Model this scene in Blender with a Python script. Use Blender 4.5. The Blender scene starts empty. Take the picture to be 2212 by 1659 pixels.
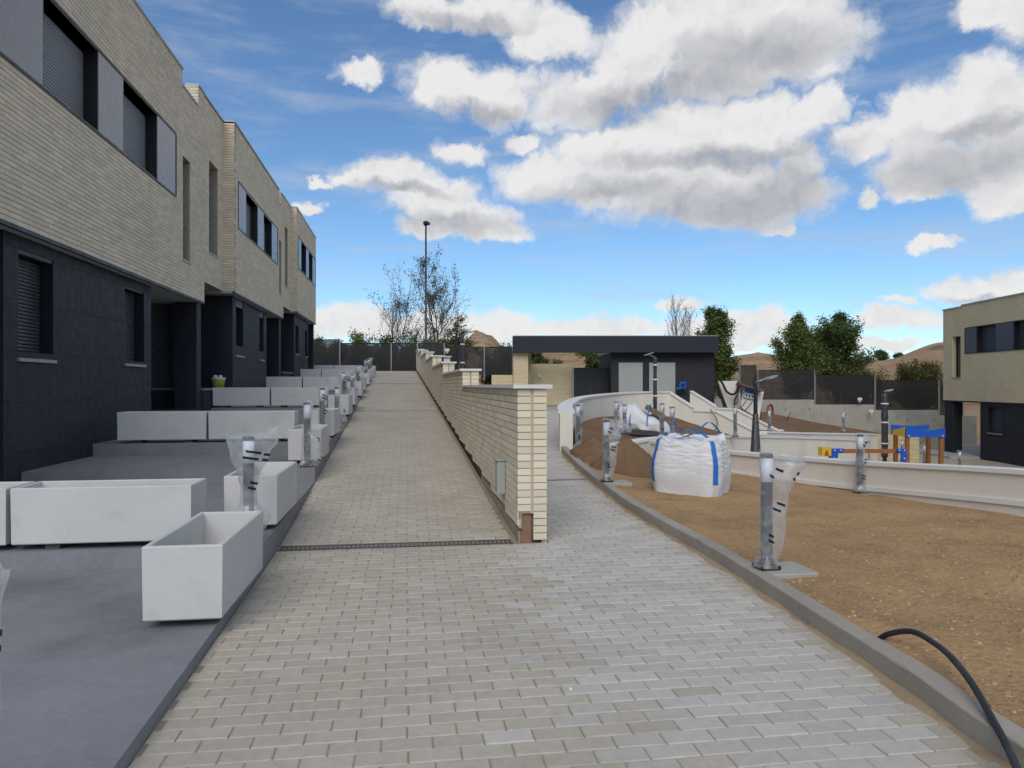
import bpy, math, random
from mathutils import Vector, noise as mn
random.seed(7)
PI = math.pi
scene = bpy.context.scene
COL = scene.collection

# ------------------------------------------------------------------ camera
YAW = math.atan2(226.0, 1560.0)          # the street runs a little to the left of the view direction
CH = 1.40                                # eye height above the near paving
FPX, U0, V0 = 1560.0, 1106.0, 832.0      # focal length and horizon measured on a 2212 px wide view
cs, sn = math.cos(YAW), math.sin(YAW)
cam = bpy.data.cameras.new('camera'); camo = bpy.data.objects.new('camera', cam); COL.objects.link(camo)
camo.location = (0, 0, CH); camo.rotation_euler = (PI / 2, 0, -YAW)
cam.sensor_width = 36.0; cam.lens = 36.0 * FPX / 2212.0; cam.shift_y = 2.5 / 2212.0
cam.clip_start = 0.05; cam.clip_end = 20000
scene.camera = camo

def LD(lat, d):
    """lateral / forward metres of a survey taken from the camera station -> world x, y"""
    return (lat * cs + d * sn, d * cs - lat * sn)
def at(u, v, d):
    """sight line (u, v) at forward distance d -> world point"""
    x, y = LD((u - U0) / FPX * d, d)
    return Vector((x, y, CH + (V0 - v) / FPX * d))
def atz(u, v, z):
    return at(u, v, FPX * (CH - z) / (v - V0))

# ------------------------------------------------------------------ render / view
scene.render.engine = 'CYCLES'
scene.view_settings.view_transform = 'Standard'
scene.view_settings.look = 'None'
scene.view_settings.gamma = 1.0
scene.view_settings.exposure = 0.08
scene.cycles.use_denoising = True
scene.cycles.max_bounces = 6
scene.cycles.use_adaptive_sampling = True; scene.cycles.adaptive_threshold = 0.02; scene.cycles.adaptive_min_samples = 12
scene.cycles.transparent_max_bounces = 24

# ------------------------------------------------------------------ sky and sun
SUN_EL, SUN_AZ = math.radians(42), math.radians(196)      # azimuth clockwise from +Y: behind the camera
world = bpy.data.worlds.new('World'); scene.world = world; world.use_nodes = True
class NT:
    def __init__(s, tree): s.t = tree; s.n = tree.nodes; s.l = tree.links
    def add(s, typ, **kw):
        n = s.n.new(typ)
        for k, v in kw.items(): setattr(n, k, v)
        return n
    def put(s, sock, val):
        if isinstance(val, bpy.types.NodeSocket): s.l.new(val, sock)
        elif val is not None: sock.default_value = val
    def m(s, op, a, b=None, c=None, clamp=False):
        n = s.add('ShaderNodeMath', operation=op, use_clamp=clamp)
        for i, x in enumerate((a, b, c)): s.put(n.inputs[i], x)
        return n.outputs[0]
    def v(s, op, a, b=None, out=0):
        n = s.add('ShaderNodeVectorMath', operation=op)
        s.put(n.inputs[0], a); s.put(n.inputs[1], b)
        return n.outputs['Value'] if op in ('LENGTH', 'DOT_PRODUCT', 'DISTANCE') else n.outputs[0]
    def comb(s, x, y, z):
        n = s.add('ShaderNodeCombineXYZ'); s.put(n.inputs[0], x); s.put(n.inputs[1], y); s.put(n.inputs[2], z); return n.outputs[0]
    def sep(s, v):
        n = s.add('ShaderNodeSeparateXYZ'); s.put(n.inputs[0], v); return n.outputs
    def noise(s, vec, scale, detail=4, rough=0.55, lac=2.0, dist=0.0, out='Fac', dim='3D'):
        n = s.add('ShaderNodeTexNoise', noise_dimensions=dim)
        s.put(n.inputs['Vector'], vec); n.inputs['Scale'].default_value = scale; n.inputs['Detail'].default_value = detail
        n.inputs['Roughness'].default_value = rough; n.inputs['Lacunarity'].default_value = lac; n.inputs['Distortion'].default_value = dist
        return n.outputs[out]
    def ramp(s, x, lo, hi, a=0.0, b=1.0, smooth=True):
        n = s.add('ShaderNodeMapRange', interpolation_type='SMOOTHSTEP' if smooth else 'LINEAR')
        s.put(n.inputs['Value'], x); s.put(n.inputs['From Min'], lo); s.put(n.inputs['From Max'], hi); s.put(n.inputs['To Min'], a); s.put(n.inputs['To Max'], b)
        return n.outputs['Result']
    def mix(s, f, a, b, blend='MIX'):
        n = s.add('ShaderNodeMix', data_type='RGBA', blend_type=blend)
        s.put(n.inputs['Factor'], f); s.put(n.inputs[6], a); s.put(n.inputs[7], b); return n.outputs[2]

def c4(c): return (c[0], c[1], c[2], 1.0)
def build_sky():
    w = NT(world.node_tree); w.n.clear()
    sky = w.add('ShaderNodeTexSky', sky_type='NISHITA', sun_disc=False)
    sky.sun_elevation = SUN_EL; sky.sun_rotation = SUN_AZ
    sky.altitude = 900; sky.air_density = 1.0; sky.dust_density = 0.0; sky.ozone_density = 4.0
    tc = w.add('ShaderNodeTexCoord'); dirv = w.v('NORMALIZE', tc.outputs['Generated'])
    x, y, z = w.sep(dirv)
    th = w.m('ARCTAN2', x, y); ph = w.m('ARCSINE', z)
    base = w.comb(th, ph, 0.0)
    # wind-torn outlines: the cloud coordinates are pushed about by turbulence at three sizes
    n1 = w.v('SUBTRACT', w.noise(base, 9.0, 3, 0.5, out='Color'), (0.5, 0.5, 0.5))
    n2 = w.v('SUBTRACT', w.noise(w.v('ADD', base, (7.3, 1.1, 0)), 30.0, 5, 0.62, out='Color'), (0.5, 0.5, 0.5))
    p = w.v('ADD', base, w.v('MULTIPLY', n1, (0.075, 0.045, 0)))
    p = w.v('ADD', p, w.v('MULTIPLY', n2, (0.050, 0.036, 0)))
    px, py, _ = w.sep(p); p = w.comb(px, py, 0.0)
    def ang(u, v):
        d = Vector(((u - U0) / FPX * cs + sn, cs - (u - U0) / FPX * sn, (V0 - v) / FPX)).normalized()
        return math.atan2(d.x, d.y), math.asin(d.z)
    CL = [  # cumulus heaps: bearing/height of centre, half sizes
        (783, 154, 60, 28), (672, 443, 32, 15), (700, 390, 22, 11),
        (915, 25, 80, 40), (1060, 25, 140, 44), (1190, 75, 90, 62), (975, 188, 100, 54), (1085, 205, 90, 60),
        (1240, 215, 92, 72), (1340, 175, 90, 80),
        (1440, 70, 150, 88), (1610, 70, 190, 120), (1740, 85, 110, 110), (1560, 165, 180, 52),
        (1170, 378, 92, 54), (1300, 345, 130, 72), (1450, 305, 160, 84), (1610, 285, 180, 80), (1760, 245, 80, 44), (1500, 405, 210, 76),
        (1660, 415, 120, 64), (1340, 400, 150, 56), (1735, 345, 56, 46), (1580, 455, 130, 34),
        (1870, 295, 84, 44), (1990, 250, 115, 80), (2120, 235, 150, 88), (2230, 285, 150, 100), (2030, 345, 140, 62), (2150, 365, 130, 64),
        (1888, 415, 30, 24), (1985, 405, 60, 26), (2165, 430, 85, 36),
        (2130, 25, 84, 44), (2215, 52, 90, 48),
        (850, 385, 98, 40), (935, 430, 110, 50), (1015, 468, 105, 44), (1070, 494, 80, 24), (780, 392, 56, 20), (940, 490, 70, 24),
        (1000, 322, 48, 28), (1140, 300, 44, 18),
        (790, 702, 170, 30), (1010, 706, 200, 32), (1240, 712, 220, 28), (1600, 712, 170, 32),
        (1820, 745, 160, 18), (1500, 752, 420, 14),
        (2120, 618, 130, 24), (2215, 600, 90, 32), (1955, 684, 84, 22), (1955, 648, 32, 10), (1470, 662, 56, 14),
        (2010, 518, 56, 13), (1690, 484, 26, 11),
    ]
    CORE = [  # thick parts whose undersides get little light
        (1570, 445, 240, 56), (1700, 400, 110, 60), (1320, 415, 150, 30), (1560, 345, 260, 26), (1640, 120, 190, 60), (1480, 190, 200, 40),
        (2090, 350, 200, 56), (2150, 270, 150, 26), (1310, 235, 110, 42), (1050, 245, 110, 24), (980, 480, 130, 26), (860, 410, 90, 12),
        (1000, 50, 150, 22), (2160, 640, 120, 14),
    ]
    def dens(pp, lst, k, soft):
        acc = None
        for (u, v, hw, hh) in lst:
            t0, f0 = ang(u, v); t1, _ = ang(u + hw, v); t2, _ = ang(u - hw, v); _, f1 = ang(u, v - hh); _, f2 = ang(u, v + hh)
            a = abs(t1 - t2) / 2 * k; b = abs(f1 - f2) / 2 * k
            q = w.v('MULTIPLY', w.v('SUBTRACT', pp, (t0, f0, 0)), (1 / a, 1 / b, 0))
            r = w.m('SUBTRACT', 1.0, w.v('LENGTH', q))
            acc = r if acc is None else w.m('SMOOTH_MAX', acc, r, soft)
        return acc
    # the same kind of clouds go on over the rest of the sky
    pl = w.v('DIVIDE', dirv, w.comb(w.m('MAXIMUM', z, 0.06), w.m('MAXIMUM', z, 0.06), 1.0))
    plx, ply, _ = w.sep(pl)
    rest_n = w.noise(w.comb(plx, ply, 3.7), 0.75, 6, 0.55)
    rest = w.ramp(rest_n, 0.46, 0.67, -0.2, 0.75, False)
    off_t = w.ramp(w.m('ABSOLUTE', w.m('SUBTRACT', th, YAW)), 0.72, 0.92)
    off_p = w.ramp(ph, 0.50, 0.62)
    off = w.m('MAXIMUM', off_t, off_p)
    rest = w.m('ADD', w.m('MULTIPLY', off, rest), w.m('MULTIPLY', w.m('SUBTRACT', 1.0, off), -1.0))
    d0 = w.m('MAXIMUM', dens(p, CL, 1.20, 0.08), rest)
    d1 = w.m('MAXIMUM', dens(p, CORE, 1.7, 0.25), w.m('SUBTRACT', rest, 0.25))
    puff = w.noise(w.v('ADD', p, (2.1, 0, 0)), 15.0, 8, 0.62)
    puff_up = w.noise(w.v('ADD', p, (2.1 - 0.010, 0.020, 0)), 15.0, 3, 0.50)
    def billow(off, det):
        n = w.add('ShaderNodeTexVoronoi', voronoi_dimensions='2D', feature='F1', normalize=True)
        w.put(n.inputs['Vector'], w.v('ADD', p, off)); n.inputs['Scale'].default_value = 17.0; n.inputs['Detail'].default_value = det
        n.inputs['Roughness'].default_value = 0.55; n.inputs['Lacunarity'].default_value = 2.3
        return n.outputs['Distance']
    bil = billow((4.0, 1.0, 0), 3.0); bil_up = billow((4.0 - 0.006, 1.012, 0), 2.0)
    e = w.m('ADD', d0, w.m('MULTIPLY', w.m('SUBTRACT', puff, 0.50), 1.0))
    e = w.m('ADD', e, w.m('MULTIPLY', w.m('SUBTRACT', 0.30, bil), 0.45))
    alpha = w.ramp(e, -0.10, 0.42)
    lowfade = w.ramp(ph, 0.0, 0.03, 0.55, 1.0)
    alpha = w.m('MULTIPLY', w.m('MULTIPLY', alpha, lowfade), 0.97)
    lit = w.m('SUBTRACT', 0.97, w.m('MULTIPLY', w.ramp(d1, 0.05, 0.85), 0.72))
    lit = w.m('ADD', lit, w.m('MULTIPLY', w.m('SUBTRACT', bil_up, bil), 0.5))
    lit = w.m('ADD', lit, w.m('MULTIPLY', w.m('SUBTRACT', puff, puff_up), 0.55), None, True)
    cc = w.mix(lit, (2.6, 2.7, 3.05, 1), (6.4, 6.35, 6.3, 1))
    # thin high cirrus streaks
    ci = w.noise(w.v('MULTIPLY', base, (3.0, 16.0, 1)), 1.6, 6, 0.62)
    cia = w.m('MULTIPLY', w.ramp(ci, 0.42, 0.80), 0.55)
    skyc = w.mix(1.0, sky.outputs[0], SKY_TINT, 'MULTIPLY')
    col = w.mix(cia, skyc, (3.9, 4.3, 4.9, 1))
    col = w.mix(alpha, col, cc)
    bg = w.add('ShaderNodeBackground'); w.put(bg.inputs[0], col); bg.inputs[1].default_value = SKY_STRENGTH
    out = w.add('ShaderNodeOutputWorld'); w.l.new(bg.outputs[0], out.inputs[0])
SKY_STRENGTH = 0.125
SKY_TINT = (0.84, 0.98, 1.03, 1.0)
build_sky()
world.cycles.sampling_method = 'MANUAL'; world.cycles.sample_map_resolution = 256
sl = bpy.data.lights.new('sun', 'SUN'); sl.energy = 2.0; sl.angle = math.radians(42); sl.color = (1.0, 0.915, 0.79)
slo = bpy.data.objects.new('sun', sl); COL.objects.link(slo)
sd = Vector((math.sin(SUN_AZ) * math.cos(SUN_EL), math.cos(SUN_AZ) * math.cos(SUN_EL), math.sin(SUN_EL)))
slo.rotation_euler = sd.to_track_quat('Z', 'Y').to_euler(); slo.location = (0, -10, 30)

# ------------------------------------------------------------------ helpers
def tag(o, label=None, cat=None, group=None, kind=None):
    if label: o['label'] = label
    if cat: o['category'] = cat
    if group: o['group'] = group
    if kind: o['kind'] = kind
    return o
def empty(name, loc=(0, 0, 0), rz=0.0):
    o = bpy.data.objects.new(name, None); COL.objects.link(o)
    o.location = loc; o.rotation_euler = (0, 0, rz); o.empty_display_size = 0.2
    return o
def mesh_obj(name, me, parent=None, loc=None, rz=0.0):
    o = bpy.data.objects.new(name, me); COL.objects.link(o)
    if parent: o.parent = parent
    if loc is not None: o.location = loc
    if rz: o.rotation_euler = (0, 0, rz)
    return o
def dup(o, parent=None):
    c = o.copy(); COL.objects.link(c); c.parent = parent
    for ch in list(o.children): dup(ch, c)
    return c
class MB:
    """collects boxes, prisms and tubes; build() links them as ONE mesh object"""
    def __init__(s): s.V = []; s.F = []; s.S = []
    def add(s, vs, fs, smooth=False):
        b = len(s.V); s.V.extend([tuple(v) for v in vs]); s.F.extend([tuple(i + b for i in f) for f in fs]); s.S.extend([smooth] * len(fs))
        return s
    def box(s, x0, x1, y0, y1, z0, z1):
        return s.add([(x0, y0, z0), (x1, y0, z0), (x1, y1, z0), (x0, y1, z0), (x0, y0, z1), (x1, y0, z1), (x1, y1, z1), (x0, y1, z1)],
                     [(3, 2, 1, 0), (4, 5, 6, 7), (0, 1, 5, 4), (1, 2, 6, 5), (2, 3, 7, 6), (3, 0, 4, 7)])
    def bevbox(s, x0, x1, y0, y1, z0, z1, b):
        """box with chamfered edges"""
        vs = []; idx = {}
        for ix, X in ((0, (x0, x1)), ):
            pass
        for sx in (0, 1):
            for sy in (0, 1):
                for sz in (0, 1):
                    x, y, z = (x0, x1)[sx], (y0, y1)[sy], (z0, z1)[sz]
                    dx, dy, dz = (b, -b)[sx], (b, -b)[sy], (b, -b)[sz]
                    idx[sx, sy, sz, 'x'] = len(vs); vs.append((x, y + dy, z + dz))
                    idx[sx, sy, sz, 'y'] = len(vs); vs.append((x + dx, y, z + dz))
                    idx[sx, sy, sz, 'z'] = len(vs); vs.append((x + dx, y + dy, z))
        fs = []
        for k in (0, 1):
            f = [idx[k, 0, 0, 'x'], idx[k, 1, 0, 'x'], idx[k, 1, 1, 'x'], idx[k, 0, 1, 'x']]; fs.append(f if k else f[::-1])
            f = [idx[0, k, 0, 'y'], idx[1, k, 0, 'y'], idx[1, k, 1, 'y'], idx[0, k, 1, 'y']]; fs.append(f[::-1] if k else f)
            f = [idx[0, 0, k, 'z'], idx[1, 0, k, 'z'], idx[1, 1, k, 'z'], idx[0, 1, k, 'z']]; fs.append(f if k else f[::-1])
        for a in (0, 1):
            for c in (0, 1):
                fs.append([idx[a, c, 0, 'x'], idx[a, c, 0, 'y'], idx[a, c, 1, 'y'], idx[a, c, 1, 'x']])
                fs.append([idx[a, 0, c, 'x'], idx[a, 0, c, 'z'], idx[a, 1, c, 'z'], idx[a, 1, c, 'x']])
                fs.append([idx[0, a, c, 'y'], idx[0, a, c, 'z'], idx[1, a, c, 'z'], idx[1, a, c, 'y']])
                for e in (0, 1):
                    fs.append([idx[a, c, e, 'x'], idx[a, c, e, 'y'], idx[a, c, e, 'z']])
        return s.add(vs, fs)
    def obox(s, o, e1, e2, e3):
        """box from a corner and three edge vectors"""
        o, e1, e2, e3 = Vector(o), Vector(e1), Vector(e2), Vector(e3)
        v = [o, o + e1, o + e1 + e2, o + e2]; v += [q + e3 for q in v]
        return s.add(v, [(3, 2, 1, 0), (4, 5, 6, 7), (0, 1, 5, 4), (1, 2, 6, 5), (2, 3, 7, 6), (3, 0, 4, 7)])
    def prism(s, poly, z0, z1):
        n = len(poly)
        vs = [(x, y, z0) for x, y in poly] + [(x, y, z1) for x, y in poly]
        return s.add(vs, [tuple(range(n))[::-1], tuple(range(n, 2 * n))] + [(i, (i + 1) % n, n + (i + 1) % n, n + i) for i in range(n)])
    def tube(s, pts, r, n=8, cap=True):
        pts = [Vector(p) for p in pts]; m = len(pts)
        rs = r if isinstance(r, (list, tuple)) else [r] * m
        vs = []; t = (pts[1] - pts[0]).normalized()
        u = t.orthogonal().normalized()
        for i, p in enumerate(pts):
            a = pts[max(i - 1, 0)]; b = pts[min(i + 1, m - 1)]
            t = (b - a).normalized() if (b - a).length > 1e-9 else t
            u = (u - t * u.dot(t)); u = u.normalized() if u.length > 1e-6 else t.orthogonal().normalized()
            w = t.cross(u)
            for k in range(n):
                an = 2 * PI * k / n
                vs.append(p + (u * math.cos(an) + w * math.sin(an)) * rs[i])
        fs = [(i * n + k, i * n + (k + 1) % n, (i + 1) * n + (k + 1) % n, (i + 1) * n + k) for i in range(m - 1) for k in range(n)]
        s.add(vs, fs, True)
        if cap:
            b = len(s.V) - len(vs)
            s.F.append(tuple(b + k for k in range(n))[::-1]); s.F.append(tuple(b + (m - 1) * n + k for k in range(n))); s.S += [False, False]
        return s
    def lathe(s, cx, cy, prof, n=16):
        """profile of (r, z) turned about a vertical axis"""
        return s.tube_rings([[(cx + r * math.cos(2 * PI * k / n), cy + r * math.sin(2 * PI * k / n), z) for k in range(n)] for r, z in prof])
    def tube_rings(s, rings, cap=True, smooth=True):
        n = len(rings[0]); m = len(rings)
        vs = [v for r in rings for v in r]
        fs = [(i * n + k, i * n + (k + 1) % n, (i + 1) * n + (k + 1) % n, (i + 1) * n + k) for i in range(m - 1) for k in range(n)]
        s.add(vs, fs, smooth)
        if cap:
            b = len(s.V) - len(vs)
            s.F.append(tuple(b + k for k in range(n))[::-1]); s.F.append(tuple(b + (m - 1) * n + k for k in range(n))); s.S += [False, False]
        return s
    def grid(s, rows, smooth=True):
        n = len(rows[0]); m = len(rows)
        return s.add([p for r in rows for p in r], [(i * n + k, i * n + k + 1, (i + 1) * n + k + 1, (i + 1) * n + k) for i in range(m - 1) for k in range(n - 1)], smooth)
    def mesh(s, name, mat):
        me = bpy.data.meshes.new(name); me.from_pydata(s.V, [], s.F)
        if any(s.S): me.polygons.foreach_set('use_smooth', s.S)
        me.materials.append(mat); me.update()
        return me
    def build(s, name, mat, parent=None, loc=None, rz=0.0):
        return mesh_obj(name, s.mesh(name, mat), parent, loc, rz)

def catmull(pts, n=8):
    """smooth polyline through points of any dimension"""
    out = []; P = [pts[0]] + list(pts) + [pts[-1]]
    for i in range(1, len(P) - 2):
        for k in range(n):
            t = k / n
            out.append(tuple(0.5 * (2 * b + (c - a) * t + (2 * a - 5 * b + 4 * c - d) * t * t + (3 * b - a - 3 * c + d) * t ** 3) for a, b, c, d in zip(P[i - 1], P[i], P[i + 1], P[i + 2])))
    out.append(tuple(pts[-1])); return out
def ribbon(mb, line, lo, hi, off0, off1):
    """wall along line [(x, y, ztop, zbot)]: cross-section between side offsets off0..off1 (left of travel positive), z from zbot+lo / ztop+hi"""
    rows = []
    n = len(line)
    for i, p in enumerate(line):
        a = line[max(i - 1, 0)]; b = line[min(i + 1, n - 1)]
        t = Vector((b[0] - a[0], b[1] - a[1])).normalized(); nx, ny = -t.y, t.x
        zb, zt = lo(p), hi(p)
        rows.append([(p[0] + nx * off0, p[1] + ny * off0, zb), (p[0] + nx * off1, p[1] + ny * off1, zb),
                     (p[0] + nx * off1, p[1] + ny * off1, zt), (p[0] + nx * off0, p[1] + ny * off0, zt)])
    mb.tube_rings(rows, True, False)

# ------------------------------------------------------------------ materials
MATS = {}
def mat(name, col, rough=0.7, var=0.0, vscale=3.0, bump=0.0, bscale=60.0, spec=0.4, metal=0.0, island=0.0, dirt=None, dscale=1.2, alpha=None, trans=0.0, fine=0.0, stretch=None):
    """procedural surface: base colour with broad mottling (var), stains (dirt colour), per-piece variation (island) and fine relief (bump)"""
    if name in MATS: return MATS[name]
    m = bpy.data.materials.new(name); m.use_nodes = True; t = NT(m.node_tree); t.n.clear()
    bs = t.add('ShaderNodeBsdfPrincipled'); out = t.add('ShaderNodeOutputMaterial'); t.l.new(bs.outputs[0], out.inputs[0])
    bs.inputs['Roughness'].default_value = rough; bs.inputs['Metallic'].default_value = metal; bs.inputs['Specular IOR Level'].default_value = spec
    geo = t.add('ShaderNodeNewGeometry'); pos = geo.outputs['Position']
    if stretch: pos = t.v('MULTIPLY', pos, stretch)
    c = c4(col); cur = None
    f = None
    if var:
        f = t.ramp(t.noise(pos, vscale, 5, 0.6), 0.25, 0.75, 1 - var, 1 + var, False)
    if fine:
        g = t.ramp(t.noise(pos, vscale * 22, 3, 0.6), 0.25, 0.75, 1 - fine, 1 + fine, False)
        f = g if f is None else t.m('MULTIPLY', f, g)
    if island:
        oi = t.add('ShaderNodeObjectInfo')
        r = t.m('FRACT', t.m('ADD', t.m('MULTIPLY', geo.outputs['Random Per Island'], 7.13), t.m('MULTIPLY', oi.outputs['Random'], 5.37)))
        g = t.m('ADD', 1 - island, t.m('MULTIPLY', r, 2 * island))
        f = g if f is None else t.m('MULTIPLY', f, g)
    if f is not None:
        sc = t.v('MULTIPLY', t.comb(f, f, f), (col[0], col[1], col[2])); cur = sc
    if dirt is not None:
        k = t.ramp(t.noise(t.v('ADD', pos, (11, 3, 5)), dscale, 6, 0.65), 0.50, 0.74, 0.0, dirt[3] if len(dirt) > 3 else 0.6)
        cur = t.mix(k, cur if cur is not None else c, c4(dirt))
    t.put(bs.inputs['Base Color'], cur if cur is not None else c)
    dr_ = 0.10 if rough > 0.3 else 0.02
    rr = t.ramp(t.noise(pos, 8.0, 3), 0.3, 0.7, max(rough - dr_, 0.04), min(rough + dr_, 1.0), False)
    t.put(bs.inputs['Roughness'], rr)
    if bump:
        b = t.add('ShaderNodeBump'); b.inputs['Strength'].default_value = 1.0; b.inputs['Distance'].default_value = bump
        t.put(b.inputs['Height'], t.noise(pos, bscale, 6, 0.6)); t.l.new(b.outputs[0], bs.inputs['Normal'])
    if alpha is not None: bs.inputs['Alpha'].default_value = alpha
    if trans: bs.inputs['Transmission Weight'].default_value = trans
    MATS[name] = m; return m

BRICK = mat('cream_brick', (0.70, 0.615, 0.475), 0.8, 0.05, 1.5, 0.0015, 90, 0.2, island=0.10, dirt=(0.58, 0.52, 0.40, 0.5), dscale=0.7)
MORTAR = mat('mortar', (0.38, 0.34, 0.275), 0.9, 0.1, 6)
PAVE_B = mat('paver_beige', (0.435, 0.397, 0.33), 0.85, 0.10, 0.9, 0.0012, 240, 0.2, island=0.07, dirt=(0.38, 0.33, 0.25, 0.5), dscale=1.1, fine=0.10)
PAVE_G = mat('paver_grey', (0.468, 0.445, 0.402), 0.85, 0.08, 1.0, 0.0012, 240, 0.2, island=0.08, dirt=(0.42, 0.38, 0.31, 0.5), dscale=1.0, fine=0.09)
SAND = mat('joint_sand', (0.31, 0.27, 0.20), 0.95, 0.15, 4, 0.002, 150, 0.1)
TERR = mat('terrace_concrete', (0.215, 0.22, 0.235), 0.72, 0.16, 1.1, 0.0008, 160, 0.35, dirt=(0.115, 0.115, 0.12, 0.75), dscale=0.7, fine=0.09)
KERB = mat('kerb_concrete', (0.33, 0.30, 0.25), 0.85, 0.12, 2.2, 0.0015, 140, 0.2, dirt=(0.20, 0.18, 0.15, 0.6), dscale=2.0, fine=0.08)
PLANT = mat('planter_white', (0.56, 0.56, 0.545), 0.65, 0.05, 2.0, 0.0006, 120, 0.3, dirt=(0.43, 0.425, 0.40, 0.6), dscale=1.9, fine=0.03)
WHITE = mat('white_render', (0.71, 0.675, 0.60), 0.85, 0.05, 1.2, 0.0012, 120, 0.2, dirt=(0.57, 0.52, 0.42, 0.6), dscale=0.6, stretch=(1, 1, 0.35))
COPE = mat('white_coping', (0.70, 0.69, 0.66), 0.6, 0.04, 2.0, 0.0005, 120, 0.3, dirt=(0.58, 0.55, 0.5, 0.4))
DARK = mat('dark_cladding', (0.022, 0.024, 0.030), 0.62, 0.18, 1.2, 0.0006, 90, 0.3, island=0.03)
DARK2 = mat('dark_render', (0.034, 0.035, 0.040), 0.8, 0.15, 1.5, 0.001, 90, 0.2)
BLACKM = mat('black_metal', (0.016, 0.017, 0.020), 0.45, 0.1, 3)
NAVY = mat('fascia_metal', (0.015, 0.018, 0.027), 0.45, 0.08, 1.0)
PANEL = mat('grey_panel', (0.21, 0.215, 0.235), 0.28, 0.015, 0.6, 0.0, spec=0.55, metal=0.15)
PANELD = mat('slate_panel', (0.055, 0.062, 0.080), 0.45, 0.03, 1.0)
SHUT = mat('shutter_slat', (0.25, 0.265, 0.295), 0.45, 0.04, 2.0, spec=0.5)
SHUTD = mat('shutter_slat_dark', (0.055, 0.062, 0.075), 0.4, 0.04, 2.0, spec=0.5)
GLASS = mat('window_glass', (0.02, 0.025, 0.03), 0.06, spec=0.8)
STEEL = mat('flashing', (0.34, 0.34, 0.34), 0.45, 0.05, 3, metal=0.3)
SOFFIT = mat('soffit_white', (0.50, 0.50, 0.50), 0.8, 0.04, 1)
SOIL = mat('soil', (0.39, 0.252, 0.128), 0.95, 0.20, 1.3, 0.022, 30, 0.08, dirt=(0.245, 0.16, 0.09, 0.75), dscale=1.7, fine=0.22)
SOILD = mat('dark_soil_mouth_shade', (0.19, 0.12, 0.07), 0.95, 0.22, 1.6, 0.02, 24, 0.08, dirt=(0.20, 0.135, 0.08, 0.6), dscale=2.4, fine=0.14)  # dark soil; also colours the shade in the collapsed bag's mouth
STONE = mat('pebble', (0.35, 0.255, 0.16), 0.9, 0.1, 8, island=0.34)
SANDY = mat('playground_sand', (0.42, 0.35, 0.26), 0.95, 0.12, 1.5, 0.008, 40, 0.1)
CONC = mat('cast_concrete', (0.36, 0.35, 0.31), 0.85, 0.10, 0.8, 0.0015, 60, 0.2, dirt=(0.24, 0.235, 0.22, 0.75), dscale=0.9, fine=0.05)
WOOD = mat('brown_timber', (0.27, 0.105, 0.035), 0.6, 0.2, 5, 0.001, 80, 0.3, stretch=(6, 6, 0.6))
BLUE = mat('blue_panel', (0.010, 0.085, 0.42), 0.4, 0.04, 2)
YELL = mat('yellow_panel', (0.62, 0.40, 0.03), 0.45, 0.05, 2)
YBRICK = mat('yellow_block', (0.50, 0.43, 0.26), 0.85, 0.06, 3, island=0.05)
LAMPW = mat('lamp_diffuser', (0.72, 0.76, 0.82), 0.35, 0.02, 5)
POSTG = mat('bollard_grey', (0.045, 0.045, 0.05), 0.5, 0.06, 8)
TAPE = mat('print_black', (0.012, 0.012, 0.02), 0.5)
WRAP = mat('black_wrap', (0.035, 0.036, 0.042), 0.35, 0.2, 9, 0.012, 18, 0.6)
RUBBER = mat('black_rubber', (0.02, 0.021, 0.024), 0.5, 0.1, 10)
PVC = mat('grey_pvc', (0.34, 0.37, 0.35), 0.5, 0.03, 4)
CLAY = mat('clay_block', (0.24, 0.14, 0.085), 0.9, 0.2, 12)
BAGW = mat('bag_white', (0.66, 0.67, 0.69), 0.55, 0.04, 4, 0.007, 24, 0.35, dirt=(0.55, 0.52, 0.46, 0.5), dscale=2.5)
STRAP = mat('strap_blue', (0.02, 0.15, 0.50), 0.6, 0.1, 20)
STRAPW = mat('strap_white', (0.62, 0.60, 0.55), 0.7)
BUCKY = mat('bucket_yellow', (0.42, 0.40, 0.05), 0.45, 0.05, 8)
DOORW = mat('door_grey', (0.32, 0.335, 0.32), 0.6, 0.03, 1)
GALV = mat('galvanised', (0.33, 0.34, 0.35), 0.4, 0.06, 6, metal=0.6)
BARK = mat('bark', (0.105, 0.085, 0.065), 0.9, 0.2, 6)
BARKP = mat('bark_pale', (0.16, 0.135, 0.12), 0.9, 0.2, 6)
RED = mat('red_tag', (0.32, 0.045, 0.03), 0.6)

def leaf_mat(name, a, b):
    m = bpy.data.materials.new(name); m.use_nodes = True; t = NT(m.node_tree); t.n.clear()
    geo = t.add('ShaderNodeNewGeometry')
    col = t.mix(geo.outputs['Random Per Island'], c4(a), c4(b))
    d = t.add('ShaderNodeBsdfDiffuse'); tr = t.add('ShaderNodeBsdfTranslucent'); g = t.add('ShaderNodeBsdfGlossy'); g.inputs['Roughness'].default_value = 0.45
    t.put(d.inputs[0], col); t.put(tr.inputs[0], col)
    mx = t.add('ShaderNodeMixShader'); mx.inputs[0].default_value = 0.3; t.l.new(d.outputs[0], mx.inputs[1]); t.l.new(tr.outputs[0], mx.inputs[2])
    m2 = t.add('ShaderNodeMixShader'); m2.inputs[0].default_value = 0.04; t.l.new(mx.outputs[0], m2.inputs[1]); t.l.new(g.outputs[0], m2.inputs[2])
    out = t.add('ShaderNodeOutputMaterial'); t.l.new(m2.outputs[0], out.inputs[0])
    return m
LEAF_POP = leaf_mat('poplar_leaf', (0.065, 0.110, 0.024), (0.195, 0.235, 0.060))
LEAF_DRK = leaf_mat('dark_leaf', (0.045, 0.085, 0.022), (0.135, 0.180, 0.045))
LEAF_OLV = leaf_mat('olive_leaf', (0.065, 0.075, 0.018), (0.14, 0.125, 0.030))
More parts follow.
